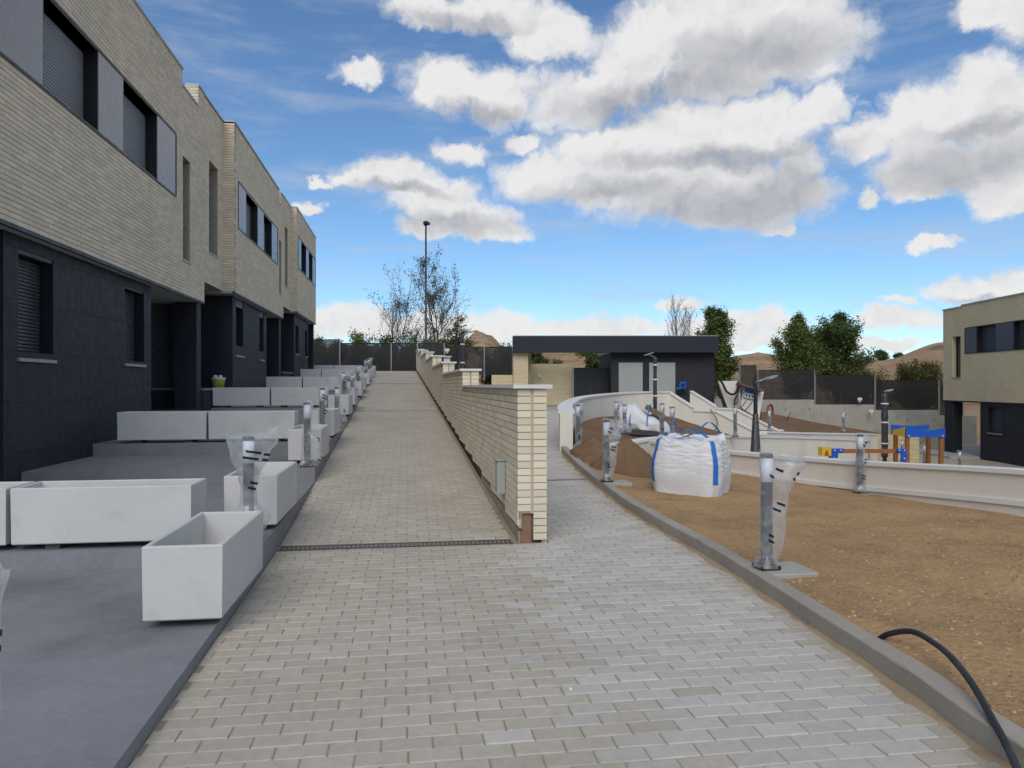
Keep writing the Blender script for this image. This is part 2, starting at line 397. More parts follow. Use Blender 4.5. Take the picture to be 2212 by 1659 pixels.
LEAF_SPR = leaf_mat('sparse_leaf', (0.035, 0.060, 0.022), (0.110, 0.130, 0.042))
LEAF_PAL = leaf_mat('pale_leaf', (0.12, 0.15, 0.055), (0.24, 0.25, 0.11))

def plastic_mat():
    """thin clear film: mostly see-through, with milky folds and gloss"""
    m = bpy.data.materials.new('clear_film'); m.use_nodes = True; t = NT(m.node_tree); t.n.clear()
    geo = t.add('ShaderNodeNewGeometry')
    tr = t.add('ShaderNodeBsdfTransparent'); d = t.add('ShaderNodeBsdfDiffuse'); d.inputs[0].default_value = (0.75, 0.78, 0.80, 1)
    tl = t.add('ShaderNodeBsdfTranslucent'); tl.inputs[0].default_value = (0.75, 0.78, 0.80, 1)
    gl = t.add('ShaderNodeBsdfGlossy'); gl.inputs['Roughness'].default_value = 0.18
    a = t.add('ShaderNodeMixShader'); a.inputs[0].default_value = 0.5; t.l.new(d.outputs[0], a.inputs[1]); t.l.new(tl.outputs[0], a.inputs[2])
    b = t.add('ShaderNodeMixShader'); b.inputs[0].default_value = 0.12; t.l.new(a.outputs[0], b.inputs[1]); t.l.new(gl.outputs[0], b.inputs[2])
    k = t.ramp(t.noise(geo.outputs['Position'], 7.0, 3, 0.5, dist=0.8), 0.38, 0.68, 0.20, 0.48)
    lw = t.add('ShaderNodeLayerWeight'); lw.inputs[0].default_value = 0.25
    k = t.m('ADD', k, t.m('MULTIPLY', lw.outputs['Facing'], 0.35), None, True)
    c = t.add('ShaderNodeMixShader'); t.put(c.inputs[0], k); t.l.new(tr.outputs[0], c.inputs[1]); t.l.new(b.outputs[0], c.inputs[2])
    bp = t.add('ShaderNodeBump'); bp.inputs['Distance'].default_value = 0.006; t.put(bp.inputs['Height'], t.noise(geo.outputs['Position'], 12.0, 2)); 
    for q in (d, gl, tl): t.l.new(bp.outputs[0], q.inputs['Normal'])
    out = t.add('ShaderNodeOutputMaterial'); t.l.new(c.outputs[0], out.inputs[0])
    return m
FILM = plastic_mat()
def perforated_mat():
    """dark sheet with a square grid of punched holes (object x = along, z = up)"""
    m = bpy.data.materials.new('perforated_sheet'); m.use_nodes = True; t = NT(m.node_tree); t.n.clear()
    tc = t.add('ShaderNodeTexCoord'); x, y, z = t.sep(tc.outputs['Object'])
    P = 0.06
    def cell(q): return t.m('ABSOLUTE', t.m('SUBTRACT', t.m('FRACT', t.m('MULTIPLY', q, 1 / P)), 0.5))
    hole = t.m('LESS_THAN', t.m('MAXIMUM', cell(x), cell(z)), 0.20)
    bs = t.add('ShaderNodeBsdfPrincipled'); bs.inputs['Base Color'].default_value = (0.014, 0.014, 0.015, 1); bs.inputs['Roughness'].default_value = 0.5
    tr = t.add('ShaderNodeBsdfTransparent'); mx = t.add('ShaderNodeMixShader')
    t.put(mx.inputs[0], hole); t.l.new(bs.outputs[0], mx.inputs[1]); t.l.new(tr.outputs[0], mx.inputs[2])
    out = t.add('ShaderNodeOutputMaterial'); t.l.new(mx.outputs[0], out.inputs[0])
    return m
PERF = perforated_mat()
def brick_tex_mat(name, c1, c2, mo, bw, bh):
    """far brickwork, too small to pick apart: coursed colour and relief along object x / z"""
    m = bpy.data.materials.new(name); m.use_nodes = True; t = NT(m.node_tree); t.n.clear()
    tc = t.add('ShaderNodeTexCoord'); x, y, z = t.sep(tc.outputs['Object'])
    b = t.add('ShaderNodeTexBrick'); t.put(b.inputs['Vector'], t.comb(t.m('ADD', x, y), z, 0.0))
    b.inputs['Color1'].default_value = c4(c1); b.inputs['Color2'].default_value = c4(c2); b.inputs['Mortar'].default_value = c4(mo)
    b.inputs['Scale'].default_value = 1.0; b.inputs['Brick Width'].default_value = bw; b.inputs['Row Height'].default_value = bh; b.inputs['Mortar Size'].default_value = 0.006
    bs = t.add('ShaderNodeBsdfPrincipled'); bs.inputs['Roughness'].default_value = 0.85; bs.inputs['Specular IOR Level'].default_value = 0.2
    f = t.ramp(t.noise(tc.outputs['Object'], 0.9, 4), 0.3, 0.7, 0.92, 1.07, False)
    t.put(bs.inputs['Base Color'], t.v('MULTIPLY', b.outputs['Color'], t.comb(f, f, f)))
    out = t.add('ShaderNodeOutputMaterial'); t.l.new(bs.outputs[0], out.inputs[0])
    return m
FARBRICK = brick_tex_mat('far_brick', (0.66, 0.565, 0.36), (0.60, 0.51, 0.325), (0.46, 0.39, 0.26), 0.26, 0.062)

def terrain_mat():
    m = bpy.data.materials.new('dry_land'); m.use_nodes = True; t = NT(m.node_tree); t.n.clear()
    geo = t.add('ShaderNodeNewGeometry'); pos = geo.outputs['Position']
    f1 = t.ramp(t.noise(pos, 0.012, 7, 0.62), 0.35, 0.68); f2 = t.ramp(t.noise(pos, 0.05, 6, 0.68), 0.52, 0.62); f3 = t.noise(pos, 0.4, 5, 0.7)
    col = t.mix(f1, (0.30, 0.185, 0.10, 1), (0.40, 0.29, 0.19, 1))
    col = t.mix(t.m('MULTIPLY', f2, 0.75), col, (0.115, 0.105, 0.045, 1))
    col = t.mix(t.ramp(f3, 0.5, 0.8, 0.0, 0.5), col, (0.20, 0.15, 0.075, 1))
    bs = t.add('ShaderNodeBsdfPrincipled'); bs.inputs['Roughness'].default_value = 0.95; bs.inputs['Specular IOR Level'].default_value = 0.1
    t.put(bs.inputs['Base Color'], col)
    out = t.add('ShaderNodeOutputMaterial'); t.l.new(bs.outputs[0], out.inputs[0])
    return m
LAND = terrain_mat()

class Thing:
    """an Empty at the thing's base; part() takes shapes in world coordinates"""
    def __init__(s, name, label, cat, base, group=None):
        s.b = Vector(base); s.o = empty(name, base); tag(s.o, label, cat, group)
    def part(s, mb, name, m, parent=None, kind=None, label=None):
        b = s.b; mb.V = [(x - b.x, y - b.y, z - b.z) for x, y, z in mb.V]
        o = mb.build(name, m, parent or s.o)
        if kind: o['kind'] = kind
        if label: o['label'] = label
        return o
    def put(s, me, name, p, parent=None, rot=None):
        o = mesh_obj(name, me, parent or s.o, Vector(p) - s.b)
        if rot: o.rotation_euler = rot
        return o

# ================================================================== THE SETTING
def smooth(a, b, x):
    t = min(max((x - a) / (b - a), 0), 1); return t * t * (3 - 2 * t)
def lerp(a, b, t): return a + (b - a) * t
def interp(x, pts):
    if x <= pts[0][0]: return pts[0][1]
    for (a, fa), (b, fb) in zip(pts, pts[1:]):
        if x <= b: return lerp(fa, fb, smooth(0, 1, (x - a) / (b - a)))
    return pts[-1][1]
def make_terrain():
    angs = [-180 + 6 * i for i in range(18)] + [-72 + 0.4 * i for i in range(360)] + [72 + 6 * i for i in range(19)]
    rs = [0.5, 15, 30, 37, 39, 40, 41, 42, 43, 44.5, 46, 49, 53, 58, 64, 70, 78, 86, 95, 105, 115, 127, 140, 155, 170, 185, 200, 215, 230, 250, 275, 300, 340, 390, 450, 520, 600, 700]
    r = 800
    while r < 3600: rs.append(r); r += 75
    rs += [4200, 5200, 7000, 10000]
    rows = []
    for rr in rs:
        row = []
        for a in angs:
            an = math.radians(a); lat, d = rr * math.sin(an), rr * math.cos(an)
            u = U0 + FPX * lat / d if d > 1 else (4000 if lat > 0 else -4000)
            near = interp(lat, [(-14, 1.5), (0, 1.0), (10, -0.4), (20, -1.2)])
            t = max(smooth(41, 43.5, d), smooth(13, 17, -lat), smooth(42, 46, lat), smooth(3, 8, -d))
            h = lerp(-2.6, near if d > 0 else -0.4, t)
            h = lerp(h, -9, smooth(60, 260, rr)) if rr > 60 else h
            E = interp(u, [(-500, 58), (600, 70), (760, 84), (900, 78), (960, 86), (1120, 74), (1300, 72), (1560, 58), (1640, 66), (1760, 50), (2400, 40)])
            h += (E / FPX * 2100 + 10) * math.exp(-((rr - 2100) / 420) ** 2) * (1 + 0.12 * mn.noise((u * 0.02, 3, 0)) + 0.05 * mn.noise((u * 0.09, 5, 0)))
            h += (90 * (math.exp(-(abs(u - 1046) / 62) ** 2.4) if u < 1046 else math.exp(-(abs(u - 1046) / 88) ** 2.0)) * (1 + 0.10 * mn.noise((u * 0.035, rr * 0.006, 2)) + 0.03 * mn.noise((u * 0.12, rr * 0.02, 7)))) * math.exp(-((rr - 1350) / 230) ** 2) + 30 * math.exp(-((u - 1000) / 60) ** 2) * math.exp(-((rr - 1250) / 200) ** 2)
            er = interp(u, [(1780, 0), (1900, 44), (2040, 78), (2250, 100), (2600, 90)])
            h += (er / FPX * 230 + (10 if u > 1780 else 0) * smooth(1780, 1850, u)) * math.exp(-((rr - 235) / 60) ** 2)
            if rr > 60: h += (mn.noise((lat * 0.02, d * 0.02, 1)) * 1.0 + mn.noise((lat * 0.006, d * 0.006, 4)) * 3.0) * smooth(60, 300, rr) * min(1, rr / 900 + 0.25)
            x, y = LD(lat, d); row.append((x, y, h))
        rows.append(row)
    o = MB().grid(rows).build('terrain', LAND); tag(o, kind='structure')
make_terrain()

# ---- levels
Y0 = 6.45; SLOPE = 0.067; YTOP = 38.5
def rampz(y): return 0.0 if y < Y0 else SLOPE * (min(y, YTOP) - Y0)
def edge_l(y): return -1.02 - 0.022 * (y - 3) if y < Y0 else -1.096 - 0.0156 * (y - Y0)
def wall_l(y): return 0.966 - 0.0156 * (y - 6.33)           # ramp-side face of the brick wall
def pathz(y): return 0.0 if y < 8 else 0.02 * (y - 8)
KERBPTS = [(2.08, -2.0), (2.12, 0.5), (2.19, 2.37), (2.26, 3.05), (2.31, 3.87), (2.40, 5.28), (2.42, 6.71), (2.45, 7.98), (2.60, 10.39), (2.78, 12.3), (2.95, 13.7)]
KERBL = catmull(KERBPTS, 6)
def kerb_x(y):
    for (x0, y0), (x1, y1) in zip(KERBL, KERBL[1:]):
        if y0 <= y <= y1: return lerp(x0, x1, (y - y0) / (y1 - y0))
    return KERBL[0][0] if y < 0 else KERBL[-1][0]
W1 = [(0.93, 14.0, 0.90), (1.05, 16, 0.955), (1.33, 18, 1.0), (1.72, 20, 1.055), (2.29, 21.6, 1.10), (3.22, 23.3, 1.15), (4.30, 24.15, 1.19), (5.26, 24.0, 1.20)]
W1L = [(*LD(a, d), z) for a, d, z in catmull(W1, 8)]
def path_right(y):
    if y <= 13.7: return kerb_x(y)
    for p, q in zip(W1L, W1L[1:]):
        if p[1] <= y <= q[1]: return lerp(p[0], q[0], (y - p[1]) / (q[1] - p[1] + 1e-9))
    return 9.0

# ---- pavers
PL, PW, PJ = 0.200, 0.100, 0.0045
def paver_verts(x0, x1, y0, y1, z0, z1, b=0.0042, h=0.028):
    """chamfered paver; top z is z0 at y0 and z1 at y1"""
    vs = [(x0, y0, z0 - h), (x1, y0, z0 - h), (x1, y1, z1 - h), (x0, y1, z1 - h),
          (x0, y0, z0 - b), (x1, y0, z0 - b), (x1, y1, z1 - b), (x0, y1, z1 - b),
          (x0 + b, y0 + b, z0), (x1 - b, y0 + b, z0), (x1 - b, y1 - b, z1), (x0 + b, y1 - b, z1)]
    fs = [(8, 9, 10, 11)]
    for i in range(4):
        j = (i + 1) % 4; fs += [(i, j, 4 + j, 4 + i), (4 + i, 4 + j, 8 + j, 8 + i)]
    return vs, fs
def lay(y0, y1, left, right, zf, grey, out, rot=0):
    n = int((y1 - y0) / PW)
    for r in range(n):
        ya = y0 + r * PW + PJ / 2; yb = ya + PW - PJ; ym = (ya + yb) / 2
        xl, xr = left(ym), right(ym)
        x = math.floor(xl / PL) * PL - (PL / 2 if r % 2 else 0) + random.uniform(-0.006, 0.006)
        while x < xr:
            a, b = max(x, xl) + PJ / 2, min(x + PL, xr) - PJ / 2
            if b - a > 0.03:
                g = grey((a + b) / 2, ym)
                dz = random.uniform(-0.0018, 0.0018)
                out.append((a, b, ya, yb, zf(ya) + dz, zf(yb) + dz, g, b - a > PL - PJ - 0.001))
            x += PL
def grey_plaza(x, y):
    if x > kerb_x(y) - 0.10 - 0.16 * random.random() ** 2: return False
    return x > 0.86 - 0.05 * max(0, 4.2 - y) + random.gauss(0, 0.22)
PV = []
lay(-1.5, 6.30, edge_l, lambda y: kerb_x(y) + 0.03, lambda y: 0.0, grey_plaza, PV)
RV = []
lay(6.52, YTOP, edge_l, lambda y: wall_l(y) - 0.03, rampz, lambda x, y: False, RV)
TV = []
lay(6.30, 30.0, lambda y: wall_l(y) + 0.285, lambda y: min(path_right(y), 7.5) + 0.03, pathz, lambda x, y: not (y < 14 and x > kerb_x(y) - 0.08 - 0.15 * random.random() ** 2), TV)

bed = MB().box(-1.4, 2.5, -1.6, 6.45, -0.3, -0.006)
plaza = bed.build('plaza_paving', SAND); tag(plaza, kind='structure')
rb = MB(); ys = [6.45, YTOP, 39.6]
rows = [[(edge_l(y) - 0.02, y, rampz(y) - 0.006 - 0.4), (edge_l(y) - 0.02, y, rampz(y) - 0.006), (wall_l(y) + 0.02, y, rampz(y) - 0.006), (wall_l(y) + 0.02, y, rampz(y) - 0.406)] for y in ys]
rb.tube_rings(rows, True, False)
rampo = rb.build('ramp_paving', SAND); tag(rampo, kind='structure')
rows = []
pb = MB()
for i in range(60):
    y = 6.45 + i * 0.45
    rows.append([(wall_l(y) + 0.28, y, pathz(y) - 0.006), (path_right(y) + 0.03, y, pathz(y) - 0.006)])
pb.grid(rows, False)
patho = pb.build('path_paving', SAND); tag(patho, kind='structure')

PB_ME = {}
for g, m in ((False, PAVE_B), (True, PAVE_G)):
    mb = MB(); mb.add(*paver_verts(-PL / 2 + PJ / 2, PL / 2 - PJ / 2, -PW / 2 + PJ / 2, PW / 2 - PJ / 2, 0, 0)); PB_ME[g] = mb.mesh('paver', m)
def in_frame(x, y, z, mx=20):
    lat, d = x * cs - y * sn, x * sn + y * cs
    if d < 0.5: return None
    u, v = U0 + FPX * lat / d, V0 + FPX * (CH - z) / d
    return d if -mx < u < 2212 + mx and -mx < v < 1659 + mx else None
cand = []
for i, p in enumerate(PV):
    d = in_frame((p[0] + p[1]) / 2, (p[2] + p[3]) / 2, 0)
    if d and p[7]: cand.append((d, i))
cand.sort(); single = {i for _, i in cand[:300]}
rest = {False: MB(), True: MB()}
for i, p in enumerate(PV):
    if i in single:
        o = mesh_obj('paver', PB_ME[p[6]], plaza, ((p[0] + p[1]) / 2, (p[2] + p[3]) / 2, p[4])); o.rotation_euler = (random.gauss(0, .003), random.gauss(0, .003), random.gauss(0, 0.006))
    else: rest[p[6]].add(*paver_verts(*p[:6]))
for g, nm in ((False, 'beige_pavers'), (True, 'grey_pavers')):
    tag(rest[g].build(nm, PAVE_G if g else PAVE_B, plaza), kind='stuff')
mb = MB()
JOINTS = [17.95, 28.2]
for p in RV:
    if any(abs((p[2] + p[3]) / 2 - j) < 0.05 for j in JOINTS): continue
    mb.add(*paver_verts(*p[:6]))
tag(mb.build('beige_pavers', PAVE_B, rampo), kind='stuff')
for j in JOINTS:
    MB().box(edge_l(j) + 0.02, wall_l(j) - 0.04, j - 0.03, j + 0.03, rampz(j) - 0.02, rampz(j) + 0.003).build('expansion_joint', mat('joint_strip', (0.10, 0.095, 0.085), 0.8), rampo)
mbs = {False: MB(), True: MB()}
for p in TV:
    if abs((p[2] + p[3]) / 2 - 10.15) < 0.08: continue
    mbs[p[6]].add(*paver_verts(*p[:6]))
tag(mbs[True].build('grey_pavers', PAVE_G, patho), kind='stuff'); tag(mbs[False].build('sandy_pavers', PAVE_B, patho), kind='stuff')
# forecourt in front of the gate building
fc = MB(); fc.prism([LD(-1.5, 28.5), LD(9.0, 28.5), LD(9.2, 40), LD(-1.5, 40)], 0.2, 0.455)
tag(fc.build('forecourt', mat('forecourt_concrete', (0.36, 0.34, 0.29), 0.9, 0.1, 1)), kind='structure')

# ---- drain channels
def drain(name, label, x0, x1, y, zf, n, dz):
    t = Thing(name, label, 'drain', ((x0 + x1) / 2, y, zf))
    w = 0.075
    t.part(MB().box(x0, x1, y - w, y + w, zf - 0.05, zf - 0.028), 'channel', BLACKM)
    fr = MB().box(x0, x1, y - w, y - w + 0.012, zf - 0.03, zf + 0.002).box(x0, x1, y + w - 0.012, y + w, zf - 0.03, zf + 0.002)
    t.part(fr, 'frame', mat('drain_frame', (0.07, 0.07, 0.07), 0.5, 0.1, 6))
    p = (x1 - x0) / n
    bar = MB().box(-p * 0.24, p * 0.24, -w + 0.013, w - 0.013, -0.012, 0.0).mesh('bar', mat('grate_bar', (0.10, 0.10, 0.105), 0.5, 0.1, 8, metal=0.4))
    for i in range(n): t.put(bar, 'bar', (x0 + (i + 0.5) * p, y, zf - 0.001 + dz * 0))
drain('drain_channel', 'dark slotted drain grating across the foot of the ramp', edge_l(6.41) + 0.01, 0.93, 6.41, 0.0, 52, 0)
drain('drain_channel', 'thin black drain grating across the narrow path beside the curved kerb', wall_l(10.15) + 0.30, kerb_x(10.15) - 0.01, 10.15, pathz(10.15), 30, 0)

# ---- kerb
kb = MB(); rows = []
KD = catmull(KERBPTS, 26)
for i, (x, y) in enumerate(KD):
    a, b = KD[max(i - 1, 0)], KD[min(i + 1, len(KD) - 1)]; t_ = Vector((b[0] - a[0], b[1] - a[1])).normalized(); nx, ny = t_.y, -t_.x
    def nz(k, f): return mn.noise((x * f + k * 7.7, y * f, k))
    zt = pathz(y) + 0.105 + 0.004 * nz(1, 1.5); w = 0.115 + 0.003 * nz(2, 2); c1 = 0.007 + 0.006 * max(0, nz(3, 6)) + 0.004 * nz(4, 14); c2 = 0.007 + 0.008 * max(0, nz(5, 5)); fx_ = 0.003 * nz(6, 4)
    prof = [(fx_, -0.3), (fx_ + 0.001, zt - 0.05), (fx_, zt - c1), (fx_ + c1 * 0.4, zt - c1 * 0.3), (fx_ + c1, zt), (w * 0.5, zt + 0.0015 * nz(7, 9)), (w - c2, zt), (w, zt - c2), (w, -0.3)]
    rows.append([(x + nx * q, y + ny * q, z) for q, z in prof])
kb.tube_rings(rows, True, False)
tag(kb.build('kerb', KERB), kind='structure')

# ---- sand swept up against the kerb
sp = MB(); rows = []
for i, (x, y) in enumerate(KD):
    if y > 13.2: continue
    w = 0.025 + 0.05 * max(0, 0.5 + mn.noise((x * 2, y * 2.7, 8))) + 0.02 * mn.noise((x * 9, y * 9, 3)); h = 0.004 + 0.012 * max(0, 0.4 + mn.noise((x * 3, y * 3.1, 1)))
    z = pathz(y); rows.append([(x - w, y, z - 0.004), (x - w * 0.6, y, z + h * 0.35), (x - w * 0.2, y, z + h), (x + 0.02, y, z + h)])
sp.grid(rows); tag(sp.build('sand_spill', mat('loose_sand', (0.36, 0.275, 0.175), 0.95, 0.15, 9, 0.004, 120, 0.1)), 'pale sand swept along the foot of the curved kerb', 'sand', kind='stuff')
# ---- terraces in front of the houses
TL = [(-3.0, 0.065), (5.63, 0.20), (9.25, 0.375), (11.2, 0.55), (14.95, 0.74), (17.0, 0.89), (20.7, 1.05), (22.7, 1.20), (26.4, 1.38), (28.4, 1.56), (32.0, 1.72), (34.0, 1.86), (37.5, None)]
for (ya, z), (yb, _) in zip(TL, TL[1:]):
    ya2 = ya; n = 6
    poly = [(-6.3, ya2), (edge_l(ya2) - 0.002, ya2)] + [(edge_l(lerp(ya2, yb, k / n)) - 0.002, lerp(ya2, yb, k / n)) for k in range(1, n + 1)] + [(-6.3, yb)]
    o = MB().prism(poly, -0.6, z).build('terrace', TERR); tag(o, kind='structure')
def terz(y):
    z = TL[0][1]
    for ya, zz in TL:
        if y >= ya and zz is not None: z = zz
    return z

# ---- garden soil, lofted between kerb and the white walls
W3LD = [(7.9, -2.0), (7.6, 1.5), (7.0, 4.5), (6.35, 6.5), (5.79, 8.17), (4.98, 10.45), (3.84, 12.7), (3.35, 14.1), (3.05, 15.0)]
W3Z = [0.75, 0.66, 0.57, 0.51, 0.457, 0.317, 0.26, 0.25, 0.25]
W2LD = [(1.5, 14.3, 0.22), (2.14, 14.7, 0.24), (3.22, 16.0, 0.262), (5.69, 19.5, 0.043), (9.68, 24.0, -0.323), (13.2, 27.0, -0.64)]
def loft(A, B, nu, nv, amp, fa, seed=0, curve=0.0):
    def res(L, n):
        S = [0.0]
        for p, q in zip(L, L[1:]): S.append(S[-1] + math.dist(p, q))
        out = []
        for i in range(n + 1):
            t = S[-1] * i / n; k = max(j for j in range(len(S)) if S[j] <= t + 1e-9); k = min(k, len(L) - 2)
            f = (t - S[k]) / (S[k + 1] - S[k]); out.append([lerp(a, b, f) for a, b in zip(L[k], L[k + 1])])
        return out
    a, b = res(A, nu), res(B, nu); rows = []
    for p, q in zip(a, b):
        row = []
        for j in range(nv + 1):
            t = j / nv; x, y, z = (lerp(p[k], q[k], t) for k in range(3))
            e = math.sin(PI * t) ** 0.5
            z += amp * e * (mn.noise((x * 1.3 + seed, y * 1.3, 0)) + 0.5 * mn.noise((x * 4.1, y * 4.1 + seed, 1)) + 0.28 * mn.noise((x * 11, y * 11, 2 + seed))) + curve * e
            row.append((x, y, z))
        rows.append(row)
    return MB().grid(rows)
gA = [(x + 0.05, y, pathz(y) + 0.085) for x, y in KERBL]
gB = [(*LD(a, d), z) for a, d, z in [(7.9, -2.0, -0.05), (7.6, 1.5, -0.05), (7.0, 4.5, -0.03), (6.35, 6.5, -0.02), (5.79, 8.17, -0.06), (4.98, 10.45, -0.12), (3.84, 12.7, -0.12), (3.12, 14.9, -0.1), (2.14, 14.4, 0.0), (1.5, 14.1, 0.12)]]
soil = loft(gA, gB, 240, 130, 0.045, 0).build('garden_soil', SOIL); tag(soil, kind='structure')
def soil_z(x, y):
    hit = soil.ray_cast((x, y, 5), (0, 0, -1)); return hit[1].z if hit[0] else 0.0
# stones lying on the soil
bpy.context.view_layer.update()
mb = MB()
def pebble(mb, x, y, z, r):
    a = random.random() * 6; vs = []
    for k in range(5):
        an = a + 2 * PI * k / 5; q = r * random.uniform(0.7, 1.2); vs.append((x + q * math.cos(an), y + q * math.sin(an), z - r * 0.2))
    for k in range(5):
        an = a + 0.4 + 2 * PI * k / 5; q = r * random.uniform(0.35, 0.7); vs.append((x + q * math.cos(an), y + q * math.sin(an), z + r * random.uniform(0.35, 0.6)))
    mb.add(vs, [tuple(range(5, 10))] + [(k, (k + 1) % 5, 5 + (k + 1) % 5, 5 + k) for k in range(5)])
for i in range(17000):
    d = 2.0 + 10.5 * random.random() ** 1.6
    lat = random.uniform(0.3, 0.80) * d
    x, y = LD(lat, d)
    if x < kerb_x(y) + 0.13: continue
    cl = mn.noise((x * 0.8, y * 0.8, 9)) + 0.55 * smooth(4.5, 2.0, abs(d - 4.0))
    if cl < random.uniform(-0.35, 0.6): continue
    hit = soil.ray_cast((x, y, 5), (0, 0, -1))
    if not hit[0]: continue
    pebble(mb, x, y, hit[1].z, 0.0025 + 0.016 * random.random() ** 6)
tag(mb.build('gravel', STONE, soil), kind='stuff')
mb = MB()
for i in range(2600):
    d = 2.2 + 11.0 * random.random() ** 1.4; lat = random.uniform(0.25, 0.80) * d; x, y = LD(lat, d)
    if x < kerb_x(y) + 0.13 or mn.noise((x * 0.9 + 4, y * 0.9, 2)) < random.uniform(-0.1, 0.5): continue
    hit = soil.ray_cast((x, y, 5), (0, 0, -1))
    if hit[0]: pebble(mb, x, y, hit[1].z, 0.006 + 0.024 * random.random() ** 4)
tag(mb.build('clods', SOIL, soil), kind='stuff')

# ---- white curved walls of the stepped garden
def white_wall(name, label, line, zb, th, over=0.035, ct=0.05, foot=False, base=None):
    t = Thing(name, label, 'wall', base or (line[0][0], line[0][1], zb))
    b = MB(); ribbon(b, line, lambda p: zb, lambda p: p[2] - ct, 0.0, -th); t.part(b, 'wall_body', WHITE)
    c = MB(); ribbon(c, line, lambda p: p[2] - ct, lambda p: p[2], over, -th - over); t.part(c, 'coping', COPE)
    if foot:
        f = MB(); ribbon(f, line, lambda p: foot(p) - 0.0, lambda p: foot(p) + 0.06, -th, -th - 0.03); t.part(f, 'skirting', COPE)
    return t
white_wall('retaining_wall', 'tall white wall with coping curving round beside the narrow path', W1L, -0.4, 0.25)
ax, ad = 0.857, -0.515
def NW(t, lat0=5.26, d0=24.0): return LD(lat0 + ax * t, d0 + ad * t)
def stepped(name, label, lat0, d0):
    ln = []
    for t, z in [(-0.02, 1.20), (0.02, 1.20), (0.87, 0.685), (0.88, 0.60), (1.60, 0.585), (2.96, -0.10), (3.15, -0.10)]: ln.append((*NW(t, lat0, d0), z))
    return white_wall(name, label, ln, -1.8, 0.2)
stepped('stair_wall', 'white stepped stair wall in front, with a green hose hanging over it', 5.24, 24.0)
stepped('stair_wall', 'white stepped stair wall on the far side, nearest the dark gate building', 6.50, 26.05)
st = Thing('garden_stairs', 'concrete steps descending between the two white stair walls', 'stairs', (*NW(0, 5.9, 25.0), -1.0))
for k in range(8):
    a0 = Vector((*NW(0.1 + k * 0.36, 5.40, 24.25), 0)); a1 = Vector((*NW(0.1 + k * 0.36, 6.45, 25.9), 0)); e = Vector((*NW(0.1 + k * 0.36 + 0.36, 5.40, 24.25), 0)) - a0
    st.part(MB().obox(a0 + Vector((0, 0, -1.8)), e, a1 - a0, (0, 0, 2.25 - 0.17 * k)), 'step', CONC)
W3L = [(*LD(p[0], p[1]), z) for p, z in ((W3LD[i], W3Z[i]) for i in range(len(W3LD)))][::-1]
W3L = [(x, y, z) for x, y, z in catmull(W3L, 6)]
def foot3(p): return p[2] - 0.40
white_wall('retaining_wall', 'low white wall with coping along the near garden, running out of frame right', W3L, -1.6, 0.2, foot=foot3)
W2L = [(*LD(a, d), z) for a, d, z in catmull(W2LD, 6)]
white_wall('retaining_wall', 'white curved wall with thin coping behind the full bulk bag', W2L, -1.7, 0.2)
W4L = [(*LD(a, d), z) for a, d, z in [(7.75, 22.6, -0.03), (10.08, 25.0, -0.235), (14.2, 28.5, -0.51)]]
white_wall('retaining_wall', 'far low white wall holding the brown bank at the foot of the stairs', W4L, -1.9, 0.22)
yb = Thing('block_wall', 'low yellowish block wall beside the playground frame', 'wall', (*LD(15.2, 29.0), -1.7))
c0 = Vector((*LD(14.3, 28.9), 0)); e1 = (Vector((*LD(16.4, 29.1), 0)) - c0); nrm = Vector((-e1.y, e1.x, 0)).normalized()
yb.part(MB().obox(c0 + Vector((0, 0, -1.8)), e1, nrm * 0.2, (0, 0, 1.22)), 'wall_body', MORTAR)
bl = MB()
for r in range(6):
    k = -0.5 * (r % 2)
    while k * 0.4 < e1.length:
        a, b = max(k * 0.4, 0) + 0.005, min((k + 1) * 0.4, e1.length) - 0.005
        if b > a + 0.05: bl.obox(c0 + e1.normalized() * a - nrm * 0.015 + Vector((0, 0, -1.8 + r * 0.2 + 0.005)), e1.normalized() * (b - a), nrm * 0.0145, (0, 0, 0.19))
        k += 1
yb.part(bl, 'blocks', YBRICK, kind='stuff')
# soil banks and the sunken play area
bank = loft([(*LD(a, d), z) for a, d, z in [(1.3, 14.5, 0.22), (2.14, 15.0, 0.16), (3.22, 16.3, 0.12), (5.69, 19.9, -0.10), (7.9, 22.2, -0.30)]],
            [(*LD(a, d), z) for a, d, z in [(1.35, 15.5, 0.30), (1.6, 18.0, 0.42), (2.5, 21.2, 0.46), (4.2, 23.7, 0.45), (5.3, 23.8, 0.36), (6.7, 23.1, -0.15), (8.0, 22.4, -0.40)]], 90, 40, 0.045, 0, 3)
bank = bank.build('soil_bank', SOILD); tag(bank, kind='structure')
bank2 = loft([(*LD(a, d), z) for a, d, z in [(7.4, 26.5, 0.15), (8.0, 23.1, -0.12), (10.1, 25.3, -0.32), (14.3, 28.8, -0.62)]],
             [(*LD(a, d), z) for a, d, z in [(8.6, 38.5, 0.30), (13.2, 37.98, 0.0), (16.2, 37.98, -0.60), (19.3, 37.98, -1.10)]], 60, 30, 0.06, 0, 5)
tag(bank2.build('soil_bank', SOILD), kind='structure')
pg = MB(); rows = []
for i in range(30):
    row = []
    for j in range(40):
        x, y = LD(3.4 + j * 0.95, 5 + i * 1.2); row.append((x, y, -1.70 + 0.03 * mn.noise((x * .6, y * .6, 0))))
    rows.append(row)
pg.grid(rows); 
o = pg.build('playground_sand', SANDY); tag(o, kind='structure')

